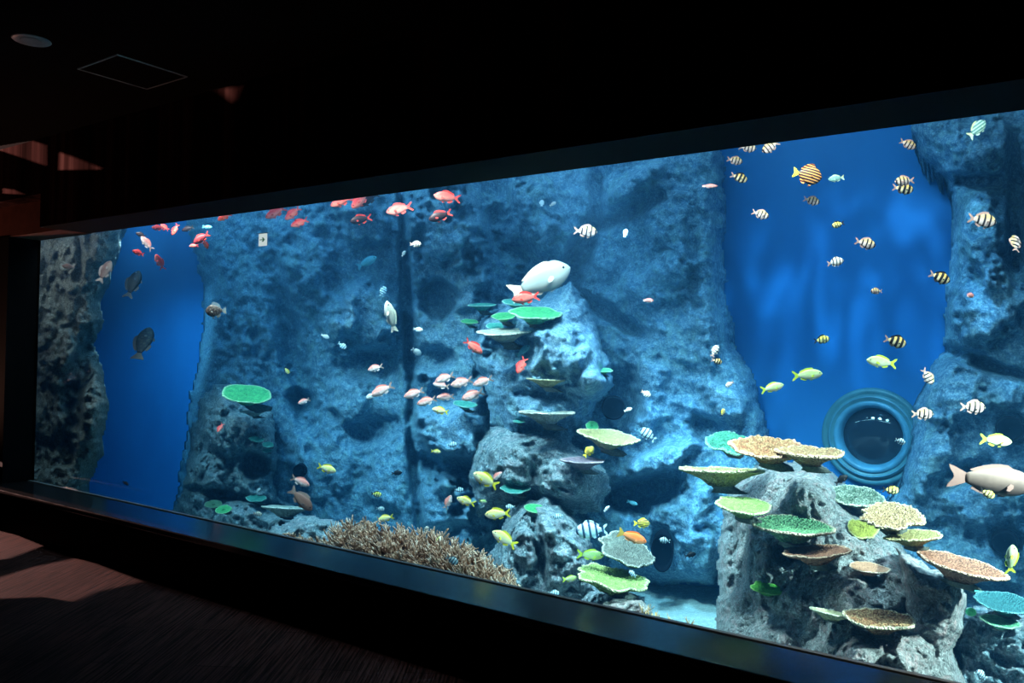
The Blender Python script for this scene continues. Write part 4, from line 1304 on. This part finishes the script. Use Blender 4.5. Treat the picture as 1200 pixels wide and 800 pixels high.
B, RD, RO, YE, YG, SM = (GR[k] for k in ('bars', 'red', 'rose', 'yellow', 'ygreen', 'small'))
FISH = [
    # --- upper left
    ('tan', 80, 312, 14, -1, 4, .45, 10, 'brownish pink fish alone before the dark rock at the far left', SM),
    ('tan', 123, 318, 28, 1, 68, .7, 15, 'brownish pink fish nose up at the rim of the left blue wall', SM),
    ('black', 165, 275, 13, -1, 20, .6, 0, 'small dark fish touching the pale pink fish, upper left', RD),
    ('rose', 172, 285, 21, -1, 52, .5, 0, 'pale pink fish pointing up before the left blue wall', RD),
    ('dred', 162, 296, 15, -1, 20, .5, 0, 'dark red fish with an orange belly below the pale pink fish', RD),
    ('red', 187, 307, 17, -1, 82, .8, 40, 'small red fish nose up, alone on the left blue wall', RD),
    ('slate', 156, 333, 34, 1, 78, 1.0, 25, 'dark slate fish standing nose up on the left blue wall', None),
    ('brown', 168, 402, 38, 1, 84, 1.3, 35, 'large mottled brown fish standing upright on the left blue wall', None),
    ('black', 147, 566, 9, 1, -30, 1.0, 0, 'tiny dark fish low on the left blue wall above the ledge', SM),
    ('dred', 185, 267, 15, -1, 5, .6, 0, 'dark red fish, leftmost of the pair under the frame', RD),
    ('red', 193, 266, 12, -1, 38, .5, 0, 'bright red fish touching a dark red one under the frame', RD),
    ('red', 205, 269, 15, -1, -62, .5, 0, 'bright red fish diving steeply under the frame, upper left', RD),
    ('black', 220, 268, 15, -1, -18, .7, 0, 'slim dark fish between the diving red fish and the pale blue fish', RD),
    ('bluefaint', 243, 266, 12, 1, -5, .6, 0, 'pale blue fish under the frame beside dark and red fish', SM),
    ('dred', 236, 279, 22, -1, -32, .6, 0, 'dark red fish above two small pink ones at upper left', RD),
    ('pinkred', 227, 288, 11, -1, -5, .5, 0, 'small pink fish, left of the two under the dark red fish', RD),
    ('pinkred', 241, 286, 11, 1, -80, .5, 35, 'small pink fish head down, right of the two under the dark red fish', RD),
    ('red', 263, 254, 18, -1, -26, .5, 0, 'red fish touching the frame, alone left of the reflected arrow sign', RD),
    # --- red fish at the top
    ('red', 323, 249, 27, -1, -28, .5, 0, 'large red fish just above and right of the reflected arrow sign', RD),
    ('red', 343, 250, 23, -1, -40, .55, 0, 'red fish, middle one of three right of the reflected arrow sign', RD),
    ('red', 351, 261, 22, -1, -22, .6, 0, 'red fish, lowest of three right of the reflected arrow sign', RD),
    ('slate', 359, 238, 11, -1, -20, 1.6, 0, 'tiny dark grey fish at the frame right of three red fish', SM),
    ('red', 400, 236, 27, -1, -22, .5, 0, 'red fish under the frame left of a slim red and a dark fish', RD),
    ('red', 422, 235, 26, -1, -52, .5, 30, 'slim red fish diving close beside a dark fish', RD),
    ('black', 431, 234, 29, -1, -32, .6, 0, 'dark fish diving close beside a slim red fish', RD),
    ('dark', 423, 257, 26, -1, -12, .5, 0, 'dark fish with a red tail, left one of two', RD),
    ('pinkred', 468, 245, 32, -1, -14, .45, 0, 'pink-red fish facing left between two dark red-tailed fish', RD),
    ('pinkred', 524, 231, 32, -1, 8, .45, 0, 'pink-red fish highest right, above a dark red-tailed fish', RD),
    ('dark', 516, 253, 29, -1, -18, .45, 0, 'dark fish with a red tail, right one of two', RD),
    # --- small ones on the upper rocks
    ('barsp', 487, 286, 14, 1, 0, .7, 0, 'bright white striped fish on the upper rock tower', SM),
    ('white', 473, 297, 8, 1, 60, 1.5, 0, 'tiny white fish left below the bright white striped fish', SM),
    ('bluefaint', 430, 307, 26, 1, 28, 2.0, 0, 'faint teal fish left of the upper rock tower', SM),
    ('barsb', 449, 341, 13, 1, 70, 1.7, 20, 'small blue striped fish nose up left of the rock tower', SM),
    ('slimpale', 458, 371, 37, -1, 78, 1.0, 20, 'slim silvery white fish standing nose up in mid water', None),
    ('white', 490, 386, 12, 1, -10, 1.3, 0, 'small pale fish right of the upright silvery fish', SM),
    ('white', 488, 412, 12, 1, -40, 1.4, 45, 'thin white fish below the small pale one in mid water', SM),
    ('scaly', 253, 364, 25, -1, -2, .6, 0, 'brown scaly fish with pale fins right of the left blue wall', None),
    ('white', 381, 394, 10, 1, -25, 1.5, 20, 'small white fish, upper of two left of the dark rock cave', SM),
    ('barsb', 401, 405, 12, 1, -35, 1.5, 0, 'small teal striped fish, lower of two left of the dark rock cave', SM),
    ('barsy', 336, 434, 10, 1, -55, 1.5, 0, 'small yellowish striped fish alone above right of the oval green coral', SM),
    ('rose', 356, 470, 15, -1, -22, 1.4, 0, 'small pinkish white fish right of the oval green coral', SM),
    ('red', 258, 501, 10, -1, -70, 1.2, 40, 'tiny red fish on the knobbly left rock', SM),
    # --- lower left
    ('yellow', 383, 549, 23, 1, -18, 1.0, 0, 'yellow and pink fish facing right above the lower left rubble', YE),
    ('rose', 352, 564, 24, 1, -25, 1.0, 0, 'pink fish facing right under the small dark pipe mouth', RO),
    ('tan', 353, 585, 36, 1, -45, .9, 0, 'brownish pink fish diving right above the dark-bellied plate coral', None),
    ('barsp', 302, 602, 11, 1, -10, 1.0, 0, 'small white striped fish under the mint green plate coral', SM),
    ('white', 303, 574, 6, 1, 40, 1.6, 0, 'tiny white fish above the mint green plate coral', SM),
    # --- pink school
    ('rose', 440, 431, 19, -1, -16, 1.3, 0, 'pink fish above the left end of the pink school', RO),
    ('rose', 448, 457, 29, -1, -26, 1.0, 0, 'long pink fish, lower left one of the pink school', RO),
    ('white', 435, 464, 14, -1, -18, 1.2, 0, 'pale fish half behind the long pink fish at lower left', RO),
    ('rose', 485, 461, 25, -1, -20, 1.0, 0, 'pink fish left of the lowest one of the school', RO),
    ('rose', 500, 470, 24, -1, -18, 1.0, 0, 'pink fish lowest in the school, above a yellow fish', RO),
    ('rose', 521, 443, 24, -1, -20, 1.05, 0, 'pink fish, topmost in the middle of the school', RO),
    ('rose', 517, 451, 20, -1, 12, 1.3, 0, 'paler pink fish just under the topmost of the school', RO),
    ('rose', 541, 448, 27, -1, -16, 1.0, 0, 'pink fish between the topmost and the rightmost of the school', RO),
    ('rose', 566, 447, 25, -1, -20, 1.0, 0, 'pink fish, rightmost of the school', RO),
    ('rose', 522, 465, 21, -1, -4, 1.1, 0, 'pink fish in the middle of the school, nearly level', RO),
    ('rose', 554, 463, 28, -1, -20, 1.0, 0, 'pink fish, lower right one of the school', RO),
    ('yellow', 516, 481, 20, -1, 12, 1.0, 0, 'yellow fish facing left under the pink school', YE),
    ('pinkred', 555, 406, 26, 1, -38, .9, 0, 'red fish diving right below the middle coral cluster', RD),
    ('red', 611, 428, 21, -1, -62, 1.1, 30, 'thin red fish diving on the rock column', RD),
    ('bluefaint', 613, 411, 20, 1, 40, 1.6, 0, 'faint teal fish above the thin red fish on the rock column', SM),
    ('barsb', 530, 521, 12, 1, 10, 1.4, 0, 'small teal striped fish on the rounded rock, under the yellow fish', SM),
    ('yellow', 511, 529, 12, 1, -8, 1.3, 0, 'small pale yellow fish above the dark rock ledge', YE),
    # --- yellow fish over the reef
    ('yellow', 569, 562, 33, -1, 28, .9, 0, 'large yellow fish facing left, upper one beside the mint lobed coral', YE),
    ('rose', 582, 558, 16, 1, 40, 1.2, 0, 'pale pink fish half behind the large upper yellow fish', RO),
    ('yellow', 546, 587, 23, -1, 18, 1.0, 0, 'yellow fish left of the mint lobed coral, second row', YE),
    ('yellow', 583, 602, 30, -1, -4, .9, 0, 'yellow fish swimming level left of the light green coral', YE),
    ('yellow', 591, 631, 33, -1, 32, .85, 0, 'pale yellow fish, lowest one over the end of the brown thicket', YE),
    ('yellow', 452, 607, 19, -1, -14, 1.0, 0, 'yellow fish just above the left part of the brown thicket', YE),
    ('rose', 525, 588, 18, 1, 65, 1.1, 0, 'pinkish fish with a yellow tail, nose up left of the yellow fish', RO),
    ('yellow', 514, 634, 11, 1, 70, .7, 30, 'small yellow fish nose up over the brown thicket', YE),
    ('barsb', 538, 574, 11, 1, 5, 1.5, 0, 'small striped fish left of the large upper yellow fish', SM),
    ('barsy', 441, 579, 13, 1, -8, 1.4, 0, 'small yellow striped fish above the left of the brown thicket', SM),
    ('barsb', 446, 596, 10, 1, -8, 1.3, 0, 'small blue striped fish directly above the yellow fish by the thicket', SM),
    ('barsp', 500, 621, 11, 1, 75, .9, 0, 'small striped fish nose up at the top edge of the brown thicket', SM),
    ('barsb', 530, 656, 16, 1, -30, .35, 0, 'blue striped fish in front of the brown thicket', SM),
    ('barsb', 598, 594, 12, -1, 0, 1.1, 0, 'small blue striped fish left of the light green coral', SM),
    ('ygreen', 566, 587, 9, 1, -10, 1.3, 0, 'tiny green fish right of the second-row yellow fish', SM),
    ('slate', 465, 554, 13, 1, 5, 1.8, 0, 'small dark fish on the blue rock above the thicket', SM),
    # --- middle
    ('bigpale', 633, 329, 78, 1, 24, .9, 0, 'big pale fish facing right above the middle coral cluster', None),
    ('pinkred', 616, 349, 33, -1, -8, .8, 0, 'red fish directly under the big pale fish', RD),
    ('bars', 686, 271, 28, 1, -4, .5, 0, 'black and white striped fish alone on the upper rock', B),
    ('white', 733, 273, 11, 1, 72, 1.4, 30, 'small white fish nose up right of the lone upper striped fish', SM),
    ('white', 648, 239, 9, 1, 30, 1.4, 0, 'tiny white fish, right of two under the frame', SM),
    ('white', 635, 238, 9, 1, 85, 1.5, 45, 'thin white fish, left of two under the frame', SM),
    ('pinkslim', 832, 218, 19, 1, 0, .6, 0, 'slim pink fish left of the right blue wall', 'slim pink fish'),
    ('pinkslim', 760, 352, 15, 1, 0, 1.2, 45, 'tiny slim pink fish in the middle of the rock face', 'slim pink fish'),
    ('pinkslim', 1137, 346, 18, 1, 2, .7, 45, 'tiny slim pink fish right of the blue wall', 'slim pink fish'),
    ('barsp', 757, 461, 13, 1, -30, 1.2, 0, 'small striped fish above the round pipe mouth', SM),
    ('white', 736, 480, 10, 1, 20, 1.2, 0, 'small white fish beside the round pipe mouth', SM),
    ('barsb', 759, 509, 22, -1, 40, 1.2, 0, 'pale blue striped fish right of the tan yellow plate coral', SM),
    ('bandsy', 690, 529, 16, 1, 48, 1.1, 0, 'yellow banded fish in the shade of the tan yellow plate', SM),
    ('barsb', 693, 621, 38, -1, -4, .9, 0, 'large blue-grey striped fish above the pale lobed plate coral', None),
    ('orange', 741, 629, 36, 1, -20, .8, 0, 'orange fish facing right above the pale lobed plate coral', None),
    ('bandsy', 752, 613, 19, 1, 0, 1.0, 0, 'black and yellow banded fish above the orange fish', SM),
    ('barsb', 779, 633, 13, -1, 10, 1.1, 0, 'small striped fish in front of the tall dark opening', SM),
    ('ygreen', 692, 650, 32, 1, -4, .95, 0, 'yellow-green fish between the two lobed plate corals', YG),
    ('ygreen', 668, 678, 18, 1, 2, .9, 20, 'slim olive yellow fish left of the yellow-green plate coral', YG),
    ('barsb', 741, 672, 11, -1, 35, .6, 0, 'small striped fish on top of the yellow-green plate coral', SM),
    ('barsb', 649, 695, 14, 1, 0, .7, 0, 'blue striped fish just above the ledge by the brown thicket end', SM),
    ('barsb', 654, 605, 12, -1, 0, 1.1, 0, 'small blue striped fish right of the light green plate coral', SM),
    ('slate', 809, 650, 14, 1, 15, 1.4, 0, 'small dark fish left of the foreground rock', SM),
    ('white', 711, 596, 9, 1, 45, 1.3, 0, 'tiny white fish under the dark overhang', SM),
    ('bluefaint', 741, 589, 13, 1, -20, 1.7, 0, 'faint teal fish in the shade of the dark overhang', SM),
    ('barsp', 838, 411, 16, 1, 62, 1.1, 0, 'white striped fish, upper of a pair left of the right blue wall', B),
    ('barsd', 840, 423, 13, 1, -15, .9, 0, 'orange striped fish, lower of a pair left of the right blue wall', B),
    ('barsp', 855, 450, 11, -1, -30, 1.2, 0, 'small white striped fish under the pair left of the blue wall', B),
    ('barsy', 847, 483, 10, 1, 70, 1.2, 0, 'tiny yellowish fish above the bushy teal coral', SM),
    # --- right blue wall
    ('bars', 876, 173, 21, 1, -6, .4, 0, 'striped fish, left of two touching the top frame', B),
    ('bars', 903, 172, 23, -1, -32, .4, 0, 'striped fish facing down left, right of two touching the top frame', B),
    ('bars', 861, 188, 19, 1, -12, .5, 0, 'striped fish at the left rim of the blue wall, above a dark one', B),
    ('barsd', 866, 208, 21, 1, -20, .5, 0, 'dark striped fish with a white tail at the rim of the blue wall', B),
    ('bands', 946, 205, 35, 1, -12, .4, 0, 'large brown and yellow banded fish on the blue wall', None),
    ('cyan', 980, 209, 19, -1, -8, .6, 0, 'mint fish beside the large brown banded fish', None),
    ('bars', 951, 235, 20, 1, -14, .5, 0, 'striped fish just below the large brown banded fish', B),
    ('bars', 891, 251, 21, 1, -18, .5, 0, 'striped fish alone at the left of the blue wall, below the dark one', B),
    ('barsy', 982, 263, 15, -1, -16, .7, 0, 'small yellow-green striped fish on the upper blue wall', B),
    ('bars', 1064, 169, 21, 1, -24, .4, 0, 'striped fish highest near the right rim of the blue wall', B),
    ('bars', 1060, 212, 23, -1, -4, .4, 0, 'striped fish facing left, upper of an overlapping pair', B),
    ('barsd', 1058, 221, 25, 1, -8, .5, 0, 'dark striped fish facing right, lower of an overlapping pair', B),
    ('cyan', 1145, 151, 32, 1, 42, .4, 15, 'pale mint fish slanting upward at the top right', None),
    ('bars', 1151, 258, 34, 1, -10, .4, 0, 'largest striped fish, with a yellow back, on the right rock', B),
    ('bars', 1190, 285, 22, 1, 72, .5, 30, 'striped fish nose up at the right edge of the picture', B),
    ('bars', 1014, 285, 25, 1, -14, .4, 0, 'striped fish facing right in the middle of the blue wall', B),
    ('barsp', 979, 307, 20, 1, 12, .45, 0, 'white faintly striped fish in the middle of the blue wall', B),
    ('bars', 1027, 341, 14, -1, 0, .7, 0, 'small striped fish facing left on the middle blue wall', B),
    ('barsd', 1101, 325, 26, 1, -22, .4, 0, 'dark striped fish at the right rim of the blue wall', B),
    ('barsy', 963, 398, 19, 1, 10, .6, 0, 'small dark yellow striped fish above the yellow-green fish', B),
    ('barsd', 1049, 400, 27, 1, -16, .4, 0, 'dark striped fish above the yellow-tailed green fish', B),
    ('ygreen', 1033, 424, 36, -1, 8, .5, 0, 'green fish with a yellow tail facing left above the porthole', YG),
    ('ygreen', 946, 439, 36, 1, 5, .5, 0, 'yellow-green fish facing right, left of the porthole', YG),
    ('ygreen', 905, 454, 28, 1, 14, .6, 0, 'smaller yellow-green fish at the left rim of the blue wall', YG),
    ('bars', 1087, 441, 22, 1, -58, .5, 0, 'yellow-backed striped fish head down at the right of the porthole', B),
    ('bars', 1081, 485, 26, 1, 0, .6, 0, 'striped fish beside the porthole rim', B),
    ('bars', 1140, 477, 30, 1, -2, .7, 0, 'yellowish striped fish on the right rock above the pipe mouth', B),
    ('ygreen', 1167, 516, 38, 1, -6, .6, 0, 'yellow-green fish facing right by the upper right pipe mouth', YG),
    ('barsb', 1055, 517, 13, 1, -20, .8, 0, 'small blue striped fish in front of the porthole glass', B),
    ('barsy', 1044, 574, 20, 1, -4, .5, 0, 'yellow striped fish right of the dark green spiky coral', B),
    ('grey', 1162, 563, 104, 1, -7, .5, 0, 'big grey-beige fish facing right at the right edge', None),
    ('barsy', 1157, 578, 20, 1, -28, .35, 0, 'yellow striped fish below the big grey-beige fish', B),
    ('ygreen', 1185, 655, 38, -1, 82, .6, 20, 'yellow-green fish standing upright at the right edge', YG),
    ('slate', 986, 562, 18, 1, 35, .9, 0, 'dark blue-grey fish behind the top of the foreground rock', SM),
    ('barsb', 1150, 790, 15, -1, 40, .5, 0, 'small blue striped fish in the bottom right corner', B),
]
for a in FISH:
    fish(*a)
FRONT_FILL = 12
FILL = 270
LF = [(-7.0, 190), (-6.0, 560), (-4.8, 640), (-3.8, 680), (-2.9, 680), (-2.0, 640), (-1.1, 430), (-0.1, 330)]
# ------------------------------------------------------------------ light in the tank: lamps over the reef, plus added fill and spots
area('tank_light', (-7.0, 1.2, 4.2), (-7.0, 1.5, 0), FILL, (0.50, 0.80, 1.0), 13.0, 1.6)  # added soft fill, stands in for light scattered by the water
for x, p in LF:
    spot('tank_light', (x, 0.15, 3.1), (x - 0.25, 2.0, -0.2), p, (0.95, 0.86, 0.78), 74, 1.0, 0.2)
spot('tank_light', (1.9, 0.12, 2.7), (-0.55, 0.85, 0.5), 4600, (1.0, 0.79, 0.66), 40, 0.8, 0.10)
for i in range(5):
    x = -9.0 + 2.1 * i
    area('tank_front_fill', (x, 0.10, 2.72), (x - 0.15, 1.3, -0.3), FRONT_FILL, (0.95, 0.90, 0.84), 1.9, 0.08)  # added unseen strips that fill the shade from the front
sp_ = at_z(805, 712, -0.42)
spot('tank_light', (sp_.x - 0.1, sp_.y - 1.5, 3.3), sp_, 900, (0.8, 0.92, 1.0), 30, 0.8, 0.15)  # unseen spot added to brighten the sand
spot('tank_light', (-2.3, 0.05, 2.7), (-2.1, 1.4, 0.4), 1300, (1.0, 0.9, 0.82), 60, 0.9, 0.1)
spot('tank_light', (-8.1, 1.3, 3.0), (-11.4, YB, -0.1), 850, (0.7, 0.9, 1.0), 60, 0.9, 0.2)  # extra spot, added to lift the left blue wall
spot('tank_light', (0.35, 0.7, 3.0), at(1172, 770, 1.4), 700, (0.75, 0.92, 1.0), 34, 0.8, 0.12)  # added spot, out of view, brightens the bottom right rubble
rip = spot('tank_light', (-1.0, 0.9, 3.5), (-1.6, YB, 1.0), 420, (0.55, 0.82, 1.0), 70, 0.9, 0.05)
# noise in this lamp's strength stands in for streaks through rippled water
rip.data.use_nodes = True
nt_ = rip.data.node_tree
em_ = next(n for n in nt_.nodes if n.type == 'EMISSION')
tc_ = nt_.nodes.new('ShaderNodeTexCoord')
mp_ = nt_.nodes.new('ShaderNodeMapping')
mp_.inputs['Scale'].default_value = (7, 2.2, 3)
mp_.inputs['Rotation'].default_value = (0, 0, 0.7)
nz_ = nt_.nodes.new('ShaderNodeTexNoise')
nz_.inputs['Scale'].default_value = 1.6
nz_.inputs['Detail'].default_value = 4
nz_.inputs['Distortion'].default_value = 1.2
mr_ = nt_.nodes.new('ShaderNodeMapRange')
mr_.inputs['From Min'].default_value = 0.45
mr_.inputs['From Max'].default_value = 0.75
mr_.inputs['To Min'].default_value = 0.15
mr_.inputs['To Max'].default_value = 2.0
nt_.links.new(tc_.outputs['Normal'], mp_.inputs[0])
nt_.links.new(mp_.outputs[0], nz_.inputs['Vector'])
nt_.links.new(nz_.outputs[0], mr_.inputs['Value'])
nt_.links.new(mr_.outputs[0], em_.inputs['Strength'])

w_ = bpy.data.worlds.new('world')
w_.use_nodes = True
w_.node_tree.nodes['Background'].inputs[0].default_value = (0, 0, 0, 1)
w_.node_tree.nodes['Background'].inputs[1].default_value = 0
SC.world = w_
SC.view_settings.view_transform = 'Standard'
SC.view_settings.look = 'None'
SC.view_settings.exposure = -0.1
SC.view_settings.gamma = 1.0
SC.view_settings.use_curve_mapping = False
